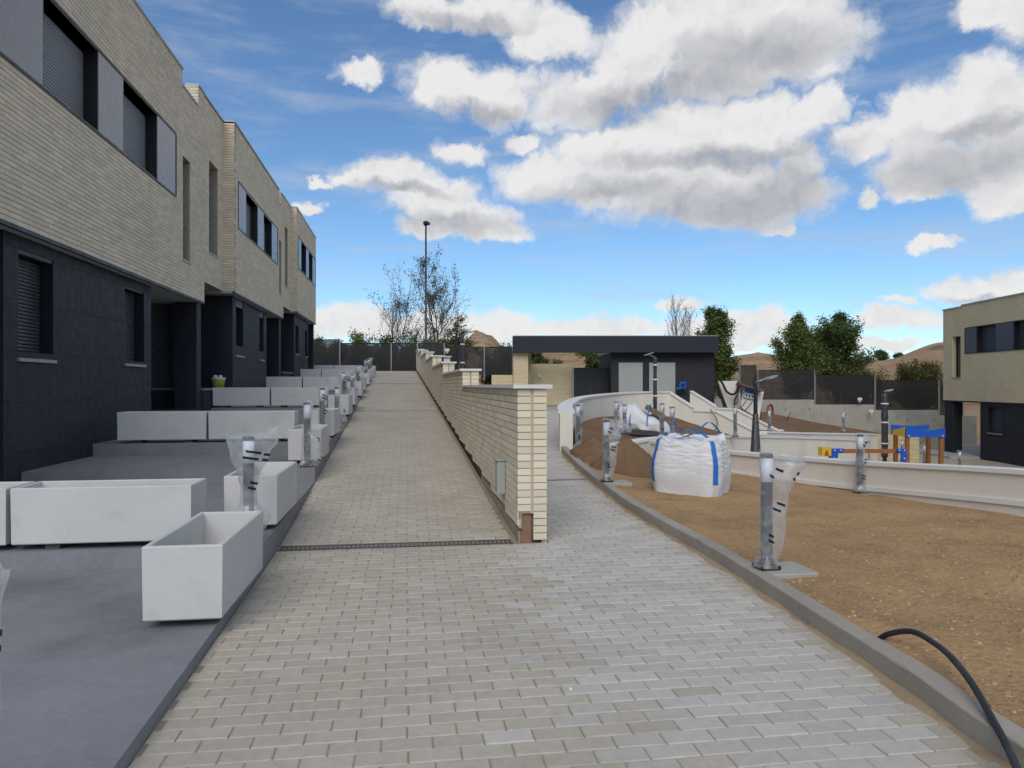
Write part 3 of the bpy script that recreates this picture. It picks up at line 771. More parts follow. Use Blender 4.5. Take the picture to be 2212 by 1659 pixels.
# ================================================================== BRICKWORK
BH, BLN, JH, JV = 0.0625, 0.245, 0.010, 0.004
def courses(L, z0, z1, openings, bl=BLN, bh=BH, jh=JH, jv=JV, stagger=0.5, smin=0.0):
    out = []; k = 0; z = z0
    while z < z1 - 0.02:
        h = min(bh - jh, z1 - z); zc = z + h / 2
        cuts = sorted((a, b) for a, b, c, d in openings if c < zc < d)
        spans = []; s = smin
        for a, b in cuts:
            if a > s: spans.append((s, min(a, L)))
            s = max(s, b)
        if s < L: spans.append((s, L))
        off = -bl * ((k * stagger) % 1.0)
        for a, b in spans:
            i = math.floor((a - off) / bl)
            while off + i * bl < b:
                p, q = max(off + i * bl, a), min(off + (i + 1) * bl, b)
                if q - p > 0.02: out.append((p + jv / 2, q - jv / 2, z, z + h, abs(q - p - bl) < 1e-6))
                i += 1
        z += bh; k += 1
    return out
def wall_cells(mb, o, d, n, L, z0, z1, openings, th, back=0.0, smin=0.0):
    """solid backing wall with rectangular openings; front face `back` behind the plane"""
    S = sorted({smin, L, *[min(max(x, smin), L) for a, b, _, _ in openings for x in (a, b)]}); Z = sorted({z0, z1, *[min(max(x, z0), z1) for _, _, c, e in openings for x in (c, e)]})
    for a, b in zip(S, S[1:]):
        run = None
        for c, e in zip(Z, Z[1:]):
            hole = any(p < (a + b) / 2 < q and r < (c + e) / 2 < t for p, q, r, t in openings)
            if not hole: run = (run[0], e) if run else (c, e)
            if (hole or e == Z[-1]) and run:
                mb.obox(o + d * a - n * (th + back) + Vector((0, 0, run[0])), d * (b - a), n * th, (0, 0, run[1] - run[0])); run = None
FULLB = {}
def facade(t, o, d, n, L, z0, z1, openings, singles=0, th=0.22, proud=0.012, smin=0.0, wallname='wall', cov=None):
    """brick-faced wall of thing t: backing + bricks; the `singles` bricks nearest the camera are parts of their own"""
    o, d, n = Vector(o), Vector(d), Vector(n)
    w = MB(); wall_cells(w, o, d, n, L, z0, z1, openings, th, 0.0, smin); wall = t.part(w, wallname, MORTAR)
    br = courses(L, z0, z1, openings, smin=smin); one = set()
    if singles:
        c = []
        for i, (a, b, p, q, full) in enumerate(br):
            m = o + d * ((a + b) / 2) + n * proud
            dd = in_frame(m.x, m.y, (p + q) / 2, 0)
            if dd and full and (cov is None or cov((a + b) / 2, (p + q) / 2)): c.append((dd, i))
        c.sort(); one = {i for _, i in c[:singles]}
    mb = MB()
    key = (round(d.x, 3), round(d.y, 3), round(n.x, 3), round(n.y, 3))
    for i, (a, b, p, q, full) in enumerate(br):
        pr = proud + random.uniform(-0.0015, 0.0015)
        if i in one:
            if key not in FULLB:
                Lb = BLN - JV; FULLB[key] = MB().obox(-d * Lb / 2 + Vector((0, 0, 0)), d * Lb, n * proud, (0, 0, BH - JH)).mesh('brick', BRICK)
            t.put(FULLB[key], 'brick', o + d * ((a + b) / 2) + n * random.uniform(-0.0015, 0.0015) + Vector((0, 0, p)), wall)
        else: mb.obox(o + d * a + Vector((0, 0, p)), d * (b - a), n * pr, (0, 0, q - p))
    if mb.V: t.part(mb, 'brickwork', BRICK, wall, 'stuff')
    return wall
def fx(o, d, n, s, r, z): return o + d * s - n * r + Vector((0, 0, z))
def slab(o, d, n, s0, s1, r0, r1, z0, z1):
    """box in facade coordinates: r = depth behind the plane"""
    return MB().obox(fx(o, d, n, s0, r1, z0), d * (s1 - s0), n * (r1 - r0), (0, 0, z1 - z0))
def shutter(t, o, d, n, s0, s1, z0, z1, r, m, single, parent=None, pitch=0.045):
    """roller shutter: curved slats with gaps, over dark glass; slats are parts of their own on the near house"""
    sh = t.part(slab(o, d, n, s0, s1, r + 0.012, r + 0.03, z0, z1), 'shutter', BLACKM, parent)
    nn = int((z1 - z0) / pitch); L = s1 - s0
    def slat(base):
        mb = MB(); pr = [(0.010, 0.0), (-0.002, 0.006), (-0.006, pitch * 0.45), (-0.002, pitch * 0.80), (0.010, pitch * 0.86)]
        vs = [base + d * e * L - n * q + Vector((0, 0, z)) for e in (0, 1) for q, z in pr]
        k = len(pr); mb.add(vs, [(i, i + 1, k + i + 1, k + i) for i in range(k - 1)]); return mb
    if single:
        me = slat(Vector((0, 0, 0))).mesh('slat', m)
        for i in range(nn): t.put(me, 'slat', fx(o, d, n, s0, r, z0 + i * pitch), sh)
    else:
        mb = MB()
        for i in range(nn):
            q = slat(fx(o, d, n, s0, r, z0 + i * pitch)); mb.add(q.V, q.F)
        t.part(mb, 'slats', m, sh, 'stuff')
def strip_window(t, o, d, n, cuts, z0, z1, single=False, pm=None, sm=None):
    """window band: panels and shutters in turn between the cuts (panel first); each reveal 18 cm deep"""
    pm = pm or PANEL; sm = sm or SHUT; R = 0.18
    s0, s1 = cuts[0], cuts[-1]
    f = MB()
    for a, b, c, e in ((s0 - 0.02, s1 + 0.02, z0 - 0.035, z0), (s0 - 0.02, s1 + 0.02, z1, z1 + 0.03), (s0 - 0.03, s0, z0, z1), (s1, s1 + 0.03, z0, z1)):
        q = slab(o, d, n, a, b, -0.025, R + 0.03, c, e); f.add(q.V, q.F)
    fr = t.part(f, 'window_frame', BLACKM)
    for i, (a, b) in enumerate(zip(cuts, cuts[1:])):
        if i % 2 == 0: t.part(slab(o, d, n, a + 0.004, b - 0.004, -0.015, R + 0.03, z0 + 0.004, z1 - 0.004), 'panel', pm, fr)
        else:
            shutter(t, o, d, n, a + 0.02, b - 0.02, z0 + 0.02, z1 - 0.02, R, sm, single, fr)
            for aa, bb in ((a - 0.003, a + 0.018), (b - 0.018, b + 0.003)): t.part(slab(o, d, n, aa, bb, -0.012, R + 0.02, z0, z1), 'reveal', BLACKM, fr)
def slot_window(t, o, d, n, s0, s1, z0, z1, R=0.2):
    w = t.part(slab(o, d, n, s0 + 0.01, s1 - 0.01, R, R + 0.04, z0, z1), 'window', GLASS)
    q = MB()
    for a, b, c, e in ((s0, s0 + 0.035, z0, z1), (s1 - 0.035, s1, z0, z1), (s0, s1, z1 - 0.035, z1)):
        m = slab(o, d, n, a, b, R - 0.03, R + 0.03, c, e); q.add(m.V, m.F)
    t.part(q, 'frame', BLACKM, w)
    t.part(slab(o, d, n, s0 - 0.02, s1 + 0.02, -0.03, R, z0 - 0.035, z0 + 0.002), 'sill', STEEL, w)
def clad(t, o, d, n, L, z0, z1, openings, m=None, smin=0.0, th=0.2, name='cladding_panel'):
    """ground-floor wall faced with large dark panels"""
    w = MB(); wall_cells(w, o, d, n, L, z0, z1, openings, th, 0.012, smin); wall = t.part(w, 'ground_floor_wall', BLACKM)
    for a, b, p, q, f in courses(L, z0, z1, openings, 1.2, 0.60, 0.004, 0.004, 0.5, smin):
        t.part(slab(o, d, n, a, b, 0.0, 0.011, p, q), name, m or DARK, wall)
    return wall
def low_window(t, o, d, n, s0, s1, z0, z1, single=False, R=0.16):
    shutter(t, o, d, n, s0 + 0.01, s1 - 0.01, z0, z1, R, SHUTD, single, None)
    t.part(slab(o, d, n, s0 - 0.03, s1 + 0.03, -0.035, R, z0 - 0.04, z0), 'sill', STEEL)

PX, PYV = Vector((1, 0, 0)), Vector((0, 1, 0))
# ---------------- the three terraced houses on the left: (facade x, start y, end y, brick bottom)
def left_house(label, xe, xm, ye, ym, y1, zb, ztop, notch, cuts, wz, slots, lows, gwall, gx, pier, land, near):
    t = Thing('terraced_house', label, 'house', (xm - 3, (ye + y1) / 2, 0), 'terraced houses stepping up the slope')
    o = Vector((xm, 0, 0)); op = [(cuts[0], cuts[-1], wz[0], wz[1])] + [s for s in slots if s[0] >= ym]
    if notch: op.append((notch[0], notch[1], notch[2], 99))
    facade(t, o, PYV, PX, y1, zb, ztop, op, 300 if near else 0, smin=ym)
    if xe is not None:
        oe = Vector((xe, 0, 0)); facade(t, oe, PYV, PX, ym, zb, ztop, [s for s in slots if s[0] < ym], 0, smin=ye, wallname='entrance_wall')
        facade(t, Vector((xe, ym, 0)), PX, -PYV, xm - xe + 0.012, zb, ztop, [], 0, th=0.15, wallname='return_wall')
        t.part(MB().box(xe - 0.2, xe + 0.03, ye, ym - 0.02, ztop, ztop + 0.04), 'coping', STEEL)
        t.part(MB().box(xe - 1.6, xe - 0.221, ye + 0.02, ym + 0.5, zb + 0.003, zb + 0.16), 'soffit', SOFFIT)
    strip_window(t, o, PYV, PX, cuts, wz[0], wz[1], near)
    for s in slots: slot_window(t, o if s[0] >= ym else Vector((xe, 0, 0)), PYV, PX, *s)
    cp = MB()
    segs = [(ym - 0.02, notch[0], ztop), (notch[0], notch[1], notch[2]), (notch[1], y1, ztop + (notch[3] if len(notch) > 3 else 0))] if notch else [(ym - 0.02, y1 + 0.03, ztop)]
    for a, b, z in segs: cp.box(xm - 0.25, xm + 0.03, a, b, z + 0.002, z + 0.042)
    t.part(cp, 'coping', STEEL)
    t.part(MB().box(xm - 9, xm - 0.24, ym + 0.1, y1, ztop - 0.6, ztop - 0.4).box(xm - 9, xm - 0.6, ye, ym + 0.1, ztop - 0.601, ztop - 0.401), 'roof', mat('roof_gravel', (0.3, 0.3, 0.29), 0.9))
    bx = MB().box(xm - 9, xm - 8.8, (ye or ym), y1, 0, ztop - 0.6).box(xm - 8.8, xm - 0.25, y1 - 0.12, y1 - 0.02, zb, ztop - 0.6).box(xm - 8.8, xm - 1.75, ye if ye else ym, (ye if ye else ym) + 0.1, 0, ztop - 0.6)
    t.part(bx, 'party_wall', MORTAR)
    # steel lintel under the bricks and recessed soffit
    t.part(MB().box(xm - 0.03, xm + 0.016, ym - 0.016, y1, zb - 0.05, zb - 0.004), 'lintel', BLACKM)
    t.part(MB().box(xm - 8.5, xm - 0.031, ym, y1, zb - 0.045, zb - 0.005), 'soffit', SOFFIT)
    og = Vector((gx, 0, 0)); gz0 = 0.0
    clad(t, og, PYV, PX, gwall[1], gz0, zb - 0.05, [(a, b, c, e) for a, b, c, e in lows], smin=gwall[0])
    for w in lows: low_window(t, og, PYV, PX, *w, single=near)
    t.part(MB().box(gx - 1.5, gx - 0.013, gwall[1] - 0.15, gwall[1] + 0.004, 0.0, zb - 0.051), 'side_wall', DARK)
    t.part(MB().box(gx - 1.5, gx - 0.013, gwall[0] - 0.004, gwall[0] + 0.15, 0.0, zb - 0.051), 'side_wall', DARK)
    t.part(MB().box(gx - 1.7, gx - 1.5, (ye or ym) - 0.5, y1, 0.0, zb - 0.046), 'porch_wall', DARK)
    # pier and landing of the porch
    t.part(MB().box(gx - 0.35, gx + 0.08, pier[0], pier[1], 0.0, zb - 0.052), 'pier', DARK)
    t.part(MB().box(gx - 1.5, gx + 0.06, gwall[1] + 0.004, pier[0] - 0.004, 0.0, land), 'landing', DARK2)
    dr = t.part(MB().box(gx - 1.5, gx - 1.45, gwall[1] + 0.5, gwall[1] + 1.45, land, land + 2.05), 'door', mat('door_dark', (0.03, 0.03, 0.033), 0.4))
    t.part(MB().box(gx - 1.45, gx - 1.40, gwall[1] + 1.30, gwall[1] + 1.34, land + 0.95, land + 1.15), 'handle', GALV, dr)
    return t
def parapet_house1():
    """house 1 has a stepped parapet: high, notch, then up to its neighbour's level"""
    t = Thing('terraced_house', 'nearest terraced house, pale brick upper floor with wide grey shutters at left edge', 'house', (-7, 11, 0), 'terraced houses stepping up the slope')
    o = Vector((-4.35, 0, 0)); z0, z1 = 3.20, 7.68; ya, yb = 5.0, 16.39
    cuts = [5.6, 9.40, 10.97, 11.88, 13.41, 14.43]; wz = (4.99, 6.14); slot = (14.88, 15.36, 3.86, 5.90)
    op = [(cuts[0], cuts[-1], *wz), slot, (ya - 1, 14.86, 7.55, 99), (14.86, 15.94, 7.23, 99)]
    facade(t, o, PYV, PX, yb, z0, z1, op, 300, smin=ya)
    strip_window(t, o, PYV, PX, cuts, *wz, True); slot_window(t, o, PYV, PX, *slot)
    cp = MB()
    for a, b, z in ((ya, 14.875, 7.55), (14.875, 15.925, 7.23), (15.925, yb, 7.68)): cp.box(-4.60, -4.32, a, b, z + 0.002, z + 0.042)
    t.part(cp, 'coping', STEEL)
    facade(t, Vector((-5.6, 15.94, 0)), PX, -PYV, 1.262, 7.27, 7.68, [], 0, th=0.1, wallname='parapet_return')
    t.part(MB().box(-13, -4.58, ya, yb, 7.0, 7.15), 'roof', mat('roof_gravel', (0.3, 0.3, 0.29), 0.9))
    t.part(MB().box(-13, -12.8, ya, yb, 0, 7.0).box(-12.8, -4.6, ya, ya + 0.2, 0, 7.0), 'party_wall', MORTAR)
    t.part(MB().box(-4.38, -4.334, ya, yb, 3.15, 3.196), 'lintel', BLACKM)
    t.part(MB().box(-12.5, -4.381, ya, yb, 3.155, 3.195), 'soffit', SOFFIT)
    og = Vector((-4.5, 0, 0)); lows = [(9.18, 10.02, 1.72, 2.95), (12.39, 13.25, 1.75, 2.97)]
    clad(t, og, PYV, PX, 13.6, 0.0, 3.15, lows, smin=8.86)
    for w in lows: low_window(t, og, PYV, PX, *w, single=True)
    for a, b in ((13.45, 13.604), (8.856, 9.01)): t.part(MB().box(-6.0, -4.513, a, b, 0.0, 3.149), 'side_wall', DARK)
    t.part(MB().box(-6.2, -6.0, ya, yb + 0.3, 0.0, 3.153), 'porch_wall', DARK)
    t.part(MB().box(-4.86, -4.41, 16.06, 16.385, 0.0, 3.148), 'pier', DARK)
    t.part(MB().box(-6.0, -4.43, 13.606, 16.056, 0.0, 0.9), 'landing', DARK2)
    dr = t.part(MB().box(-6.0, -5.95, 14.2, 15.15, 0.9, 2.95), 'door', mat('door_dark', (0.03, 0.03, 0.033), 0.4))
    t.part(MB().box(-5.95, -5.90, 15.0, 15.04, 1.85, 2.05), 'handle', GALV, dr)
parapet_house1()
left_house('middle terraced house of the left row, its brick front projecting past the first house', -4.35, -4.09, 16.39, 17.97, 24.84, 3.64, 7.66, (24.07, 24.40, 7.25),
    [18.38, 19.22, 20.67, 21.52, 22.76, 23.73], (5.24, 6.35), [(16.77, 17.52, 4.35, 6.39), (24.05, 24.45, 4.35, 6.1)], [(18.85, 19.65, 2.15, 3.38), (21.75, 22.35, 2.15, 3.38)],
    (18.5, 22.8), -4.24, (24.5, 24.835), 1.34, False)
left_house('farthest terraced house of the left row, next to the ramp-top fence', -4.09, -3.89, 24.84, 26.4, 31.8, 4.03, 7.68, None,
    [26.75, 27.5, 28.8, 29.55, 30.7, 31.6], (5.62, 6.72), [(25.15, 25.75, 4.75, 6.75)], [(27.2, 27.95, 2.55, 3.75), (29.7, 30.35, 2.55, 3.75)],
    (26.9, 30.6), -4.04, (31.55, 31.79), 1.80, False)
# landings between the houses
for (x0, x1, ya, yb, z, lab) in ((-5.85, -4.36, 16.42, 18.48, 1.33, 'dark raised doorstep of the middle house, with a yellow bucket on it'), (-5.6, -4.10, 24.87, 26.88, 1.85, 'dark raised doorstep of the farthest house')):
    t = Thing('doorstep', lab, 'doorstep', ((x0 + x1) / 2, (ya + yb) / 2, 0.5))
    t.part(MB().box(x0, x1, ya, yb, 0.3, z - 0.04), 'riser', DARK2); t.part(MB().box(x0, x1 + 0.03, ya, yb, z - 0.04, z), 'tread', TERR)

# ================================================================== RAMP WALL
def ramp_wall():
    t = Thing('brick_wall', 'stepped pale brick parapet wall with white copings beside the ramp', 'wall', (1.1, 6.3, 0))
    dirv = Vector((-0.0156, 1, 0)).normalized(); nl = Vector((-dirv.y, dirv.x, 0)); nr = -nl
    o = Vector((wall_l(6.33), 6.33, 0)); TH = 0.262
    segs = [(0, 5.35, 1.37), (5.35, 10.25, 1.63), (10.25, 15.0, 1.90), (15.0, 19.8, 2.24), (19.8, 24.7, 2.57), (24.7, 29.0, 2.87), (29.0, 32.3, 3.12)]
    core, mort = MB(), MB()
    left_one, right_b = [], MB()
    for si, (a, b, zt) in enumerate(segs):
        zlo = rampz(6.33 + a) - 0.3
        core.obox(o + dirv * (a + 0.05) - nl * 0.05 + Vector((0, 0, zlo)), dirv * (b - a - 0.05), -nl * (TH - 0.10), (0, 0, zt - zlo - 0.005))
        s_ = a
        while s_ < b:
            e_ = min(s_ + 0.25, b); zz = rampz(6.33 + e_) + 0.12
            mort.obox(o + dirv * (s_ + (0.0 if s_ > a else 0.002)) - nl * 0.010 + Vector((0, 0, zz)), dirv * (e_ - s_), -nl * 0.03, (0, 0, zt - zz - 0.004)); s_ = e_
        zr = pathz(6.33 + a) - 0.05; mort.obox(o + dirv * (a + 0.002) - nl * (TH - 0.012) + Vector((0, 0, zr)), dirv * (b - a), nl * 0.03, (0, 0, zt - zr - 0.004))
        zp = 0.26 if si == 0 else segs[si - 1][2] + 0.036
        mort.obox(o + dirv * (a - 0.002) - nl * 0.012 + Vector((0, 0, zp)), dirv * 0.02, -nl * (TH - 0.024), (0, 0, zt - zp - 0.003))
        # left face bricks stop above the sloping ramp, leaving a stepped gap
        n = int((zt + 0.05) / 0.064)
        for c in range(0, int(zt / 0.064) + 1):
            z = zt - (c + 1) * 0.064
            k = 0; off = -0.12 * (c % 2)
            while a + off + k * 0.245 < b:
                p, q = max(a + off + k * 0.245, a), min(a + off + (k + 1) * 0.245, b); k += 1
                if q - p < 0.03: continue
                gz = rampz(6.33 + q)
                lim = 0.07 if q > 9 else (0.085 if q > 3 else 0.10)
                if z < gz + lim: 
                    pass
                else: left_one.append((p + 0.002, q - 0.002, z, q - p > 0.2449, p))
                if z > pathz(6.33 + p) - 0.06: right_b.obox(o + dirv * (p + 0.002) - nl * (TH - 0.03) + Vector((0, 0, z)), dirv * (q - p - 0.004), -nl * 0.03, (0, 0, 0.0565))
    wall = t.part(core, 'wall_core', mat('wall_core_dark', (0.09, 0.08, 0.065), 0.9))
    t.part(mort, 'mortar', mat('wall_mortar', (0.36, 0.32, 0.245), 0.9, 0.08, 5), wall, 'stuff')
    t.part(MB().obox(o + dirv * -0.006 - nl * 0.116 + Vector((0, 0, 0.26)), dirv * 0.02, -nl * 0.030, (0, 0, 1.105)), 'mortar_joint', mat('pale_mortar', (0.46, 0.41, 0.30), 0.9, 0.05, 5), wall)
    t.part(right_b, 'brickwork', BRICK, wall, 'stuff')
    me = MB().obox((0, 0, 0), dirv * 0.241, -nl * 0.03, (0, 0, 0.0565)).mesh('brick', BRICK)
    mb = MB(); left_one.sort(key=lambda r: r[4]); cnt = 0
    for p, q, z, full, _ in left_one:
        pos = o + dirv * p + nl * random.uniform(-0.0012, 0.0012) + Vector((0, 0, z))
        if full and cnt < 255: t.put(me, 'brick', pos, wall); cnt += 1
        else: mb.obox(pos, dirv * (q - p), -nl * 0.03, (0, 0, 0.0565))
    t.part(mb, 'brickwork', BRICK, wall, 'stuff')
    # end faces: two headers per course with the mortar joint between
    hm = MB().obox((0, 0, 0), -nl * 0.118, dirv * 0.06, (0, 0, 0.0565)).mesh('brick', BRICK); ends = MB()
    for si, (a, b, zt) in enumerate(segs):
        zprev = 0.02 if si == 0 else segs[si - 1][2]
        c = 0
        while True:
            z = zt - (c + 1) * 0.064; c += 1
            if z < zprev: break
            for w in (0, 1):
                if si == 0 and w == 0 and z < 0.27: continue
                pos = o + dirv * (a - 0.012) - nl * (w * 0.144) + Vector((0, 0, z))
                if si == 0: t.put(hm, 'brick', pos, wall)
                else: ends.obox(pos, -nl * 0.118, dirv * 0.06, (0, 0, 0.0565))
        t.part(MB().obox(o + dirv * (a - 0.05 if si == 0 else a - 0.05) + nl * 0.045 + Vector((0, 0, zt + 0.001)), dirv * (b - a + 0.045), -nl * (TH + 0.09), (0, 0, 0.035)), 'coping', COPE)
        if si: core2 = None
    t.part(ends, 'brickwork', BRICK, wall, 'stuff')
    # broken-out foot showing the clay block
    t.part(MB().obox(o + dirv * 0.02 - nl * 0.035 + Vector((0, 0, -0.05)), dirv * 0.03, -nl * 0.095, (0, 0, 0.30)), 'clay_block', CLAY)
    # rendered plinth strip under the lowest bricks near the foot of the ramp
    mbp = MB(); rows = []
    for i in range(14):
        s = 0.05 + i * 0.22; p = o + dirv * s
        rows.append([(p.x + 0.028, p.y, rampz(p.y) - 0.05), (p.x + 0.012, p.y, rampz(p.y) + 0.10 - 0.004 * i), (p.x + 0.05, p.y, rampz(p.y) + 0.10 - 0.004 * i)])
    mbp.tube_rings(rows, True, False); t.part(mbp, 'plinth', mat('sandy_mortar', (0.36, 0.31, 0.22), 0.95, 0.15, 6, 0.004, 60))
ramp_wall()
jb = Thing('junction_box', 'tall pale grey cable box fixed low on the brick wall beside the ramp', 'box', (wall_l(7.1) - 0.06, 7.1, 0.33))
xw = wall_l(7.1)
jb.part(MB().bevbox(xw - 0.085, xw - 0.002, 7.02, 7.18, 0.33, 0.66, 0.006), 'housing', PVC)
jb.part(MB().box(xw - 0.10, xw - 0.002, 7.005, 7.195, 0.66, 0.675), 'lid', PVC); jb.part(MB().box(xw - 0.088, xw - 0.0851, 7.08, 7.12, 0.36, 0.39), 'lock', BLACKM)

# ================================================================== GATE BUILDING (surveyed square to the view)
def gatehouse():
    d0 = 33.0; base = Vector((*LD(4.6, d0 + 2), 0.45))
    t = Thing('gate_building', 'low gate building with long dark flat roof and black gates', 'building', base)
    e = Vector((cs, -sn, 0)); f = Vector((sn, cs, 0)); O = Vector((0, 0, 0))
    def bx(u0, u1, v0, v1, da, db, name, m, parent=None):
        a = (u0 - U0) / FPX * d0; b = (u1 - U0) / FPX * d0; za = CH + (V0 - v1) / FPX * d0; zb = CH + (V0 - v0) / FPX * d0
        p = e * a + f * (d0 + da) + Vector((0, 0, za))
        return t.part(MB().obox(p, e * (b - a), f * (db - da), (0, 0, zb - za)), name, m, parent)
    bx(1107, 1544.6, 728, 762.5, -0.6, -0.25, 'roof_fascia', NAVY)
    bx(1318, 1544.5, 729, 762.4, -0.249, 4.6, 'roof_slab', NAVY)
    bx(1107.2, 1111, 729, 762.4, -0.249, 4.6, 'side_fascia', NAVY)
    bx(1108.5, 1543, 726.5, 727.9, -0.57, -0.27, 'roof_flashing', STEEL)
    bx(1109, 1140.5, 762.6, 880, -0.3, 0.25, 'pier', FARBRICK)
    bx(1109, 1113, 762.6, 880, 0.26, 4.3, 'side_wall', FARBRICK)
    bx(1110, 1242, 784, 880, 1.4, 1.65, 'screen_wall', FARBRICK)
    bx(1132, 1148, 762.6, 880, 0.26, 1.39, 'return_wall', mat('shaded_beige', (0.36, 0.29, 0.19), 0.9, 0.1, 1))  # beige wall in a darker brown: shade inside the building put into its colour
    bl = bx(1319.7, 1542, 762.6, 900, -0.1, 4.3, 'block', DARK2)
    for a, b in ((1335.5, 1387), (1401, 1457)):
        dr = bx(a - 1.5, b + 1.5, 782, 872, -0.13, -0.101, 'door_frame', BLACKM)
        bx(a, b, 783.5, 872, -0.16, -0.131, 'door', DOORW, dr)
    g1 = bx(1243, 1281, 793, 866, 1.0, 1.06, 'gate', BLACKM); g2 = bx(1281.6, 1319, 793, 866, 1.0, 1.06, 'gate', BLACKM)
    bx(1241, 1243.5, 791, 872, 0.95, 1.12, 'hinge_post', GALV)
    for q in (800, 828, 856): bx(1240.5, 1243.2, q, q + 3, 0.9, 0.95, 'hinge', STEEL)
    bx(1165, 1170, 807, 815, 1.3, 1.39, 'wall_lamp', mat('lamp_white', (0.7, 0.68, 0.62), 0.5))
    # small parapet lamp / antenna
    p = at(1212 * 0 + 1405, 752, d0 - 0.7)
    # low wall and fence link at its left
    bx(1062, 1108, 810, 885, 0.0, 0.22, 'low_wall', FARBRICK)
gatehouse()

# ================================================================== FENCES
def fence_run(label, pts, height, group='perforated metal fences', post_h=0.12):
    """pts: [(x, y, zbottom)], one panel between consecutive points; level top"""
    b = pts[0]
    t = Thing('metal_fence', label, 'fence', b, group)
    for (xa, ya, za), (xb, yb_, zb) in zip(pts, pts[1:]):
        dv = Vector((xb - xa, yb_ - ya, 0)); L = dv.length; an = math.atan2(dv.y, dv.x)
        me = MB().box(0.06, L - 0.06, -0.004, 0.004, 0.03, height - 0.03)
        pn = me.build('panel', PERF, t.o, Vector((xa, ya, za)) - t.b, an)
        fr = MB().box(0.04, L - 0.04, -0.02, 0.02, height - 0.03, height + 0.005).box(0.04, L - 0.04, -0.02, 0.02, 0.0, 0.03).box(0.04, 0.065, -0.02, 0.02, 0.0305, height - 0.031).box(L - 0.065, L - 0.04, -0.02, 0.02, 0.0305, height - 0.031)
        fr.build('frame', BLACKM, pn)
    for (x, y, z) in pts:
        t.part(MB().box(x - 0.03, x + 0.03, y - 0.03, y + 0.03, z - 0.3, z + height + post_h * 0), 'post', GALV)
    return t
def fpts(lst, d0, d1, zb):
    n = len(lst) - 1; out = []
    for i, u in enumerate(lst):
        d = lerp(d0, d1, i / n); x, y = LD((u - U0) / FPX * d, d); out.append((x, y, zb))
    return out
def hz(v, d): return CH + (V0 - v) / FPX * d
fence_run('dark mesh fence panel beside the end of the farthest left house', fpts([676, 734], 39.2, 39.2, hz(793, 39.2)), hz(733, 39.2) - hz(793, 39.2))
fence_run('dark perforated fence closing the top of the ramp', fpts([735, 845, 902, 959.5], 39.4, 39.4, hz(802.5, 39.4)), hz(741, 39.4) - hz(802.5, 39.4))
fence_run('lower dark perforated fence between the ramp wall and the gate building', fpts([961, 1046, 1107], 38.6, 38.0, hz(810, 38.3)), hz(749.5, 38.3) - hz(810, 38.3))
fence_run('narrow dark fence panel behind the lamp post, right of the poplar', fpts([1598, 1634], 38.5, 38.5, hz(862, 38.5)), hz(789, 38.5) - hz(862, 38.5))
for a, b, v0, v1, lab in ((1637, 1759, 799, 863, 'leftmost dark mesh fence panel on top of the concrete wall'), (1760.5, 1889, 810, 873.5, 'middle dark mesh fence panel on top of the concrete wall'), (1890.5, 2027, 821, 885.5, 'right dark mesh fence panel on the concrete wall beside the far house'), (2028.5, 2080, 832, 897, 'short fence panel half hidden behind the right-hand house')):
    fence_run(lab, fpts([a, b], 38.1, 38.1, hz(v1, 38.1)), hz(v0, 38.1) - hz(v1, 38.1))
cw = Thing('concrete_wall', 'stepped bare concrete retaining wall under the dark mesh fence', 'wall', (*LD(16, 38), -1.8))
e = Vector((cs, -sn, 0)); f = Vector((sn, cs, 0))
for a, b, v in ((1628, 1759, 863.5), (1759, 1889, 874), (1889, 2027, 886), (2027, 2110, 898)):
    la, lb = (a - U0) / FPX * 38, (b - U0) / FPX * 38
    n = 2
    for k in range(n):
        p, q = lerp(la, lb, k / n) + 0.004, lerp(la, lb, (k + 1) / n) - 0.004
        cw.part(MB().obox(e * p + f * 38.0 + Vector((0, 0, -2.2)), e * (q - p), f * 0.3, (0, 0, hz(v, 38) + 2.2)), 'pour', CONC)
    for k in range(3):
        hp = e * lerp(la, lb, 0.12 + 0.4 * k) + f * 37.99
        cw.part(MB().tube([hp + Vector((0, 0, hz(v, 38) - 0.5)), hp + f * 0.011 + Vector((0, 0, hz(v, 38) - 0.5))], 0.03, 8), 'tie_hole', BLACKM)
# lower bank wall left of it behind the panels
bw = Thing('concrete_wall', 'short concrete wall stub behind the power board', 'wall', (*LD(12, 38.6), -0.5))
bw.part(MB().obox(e * 8.8 + f * 38.7 + Vector((0, 0, -1.0)), e * 4.6, f * 0.25, (0, 0, hz(862, 38.5) + 1.0)), 'wall_body', CONC)

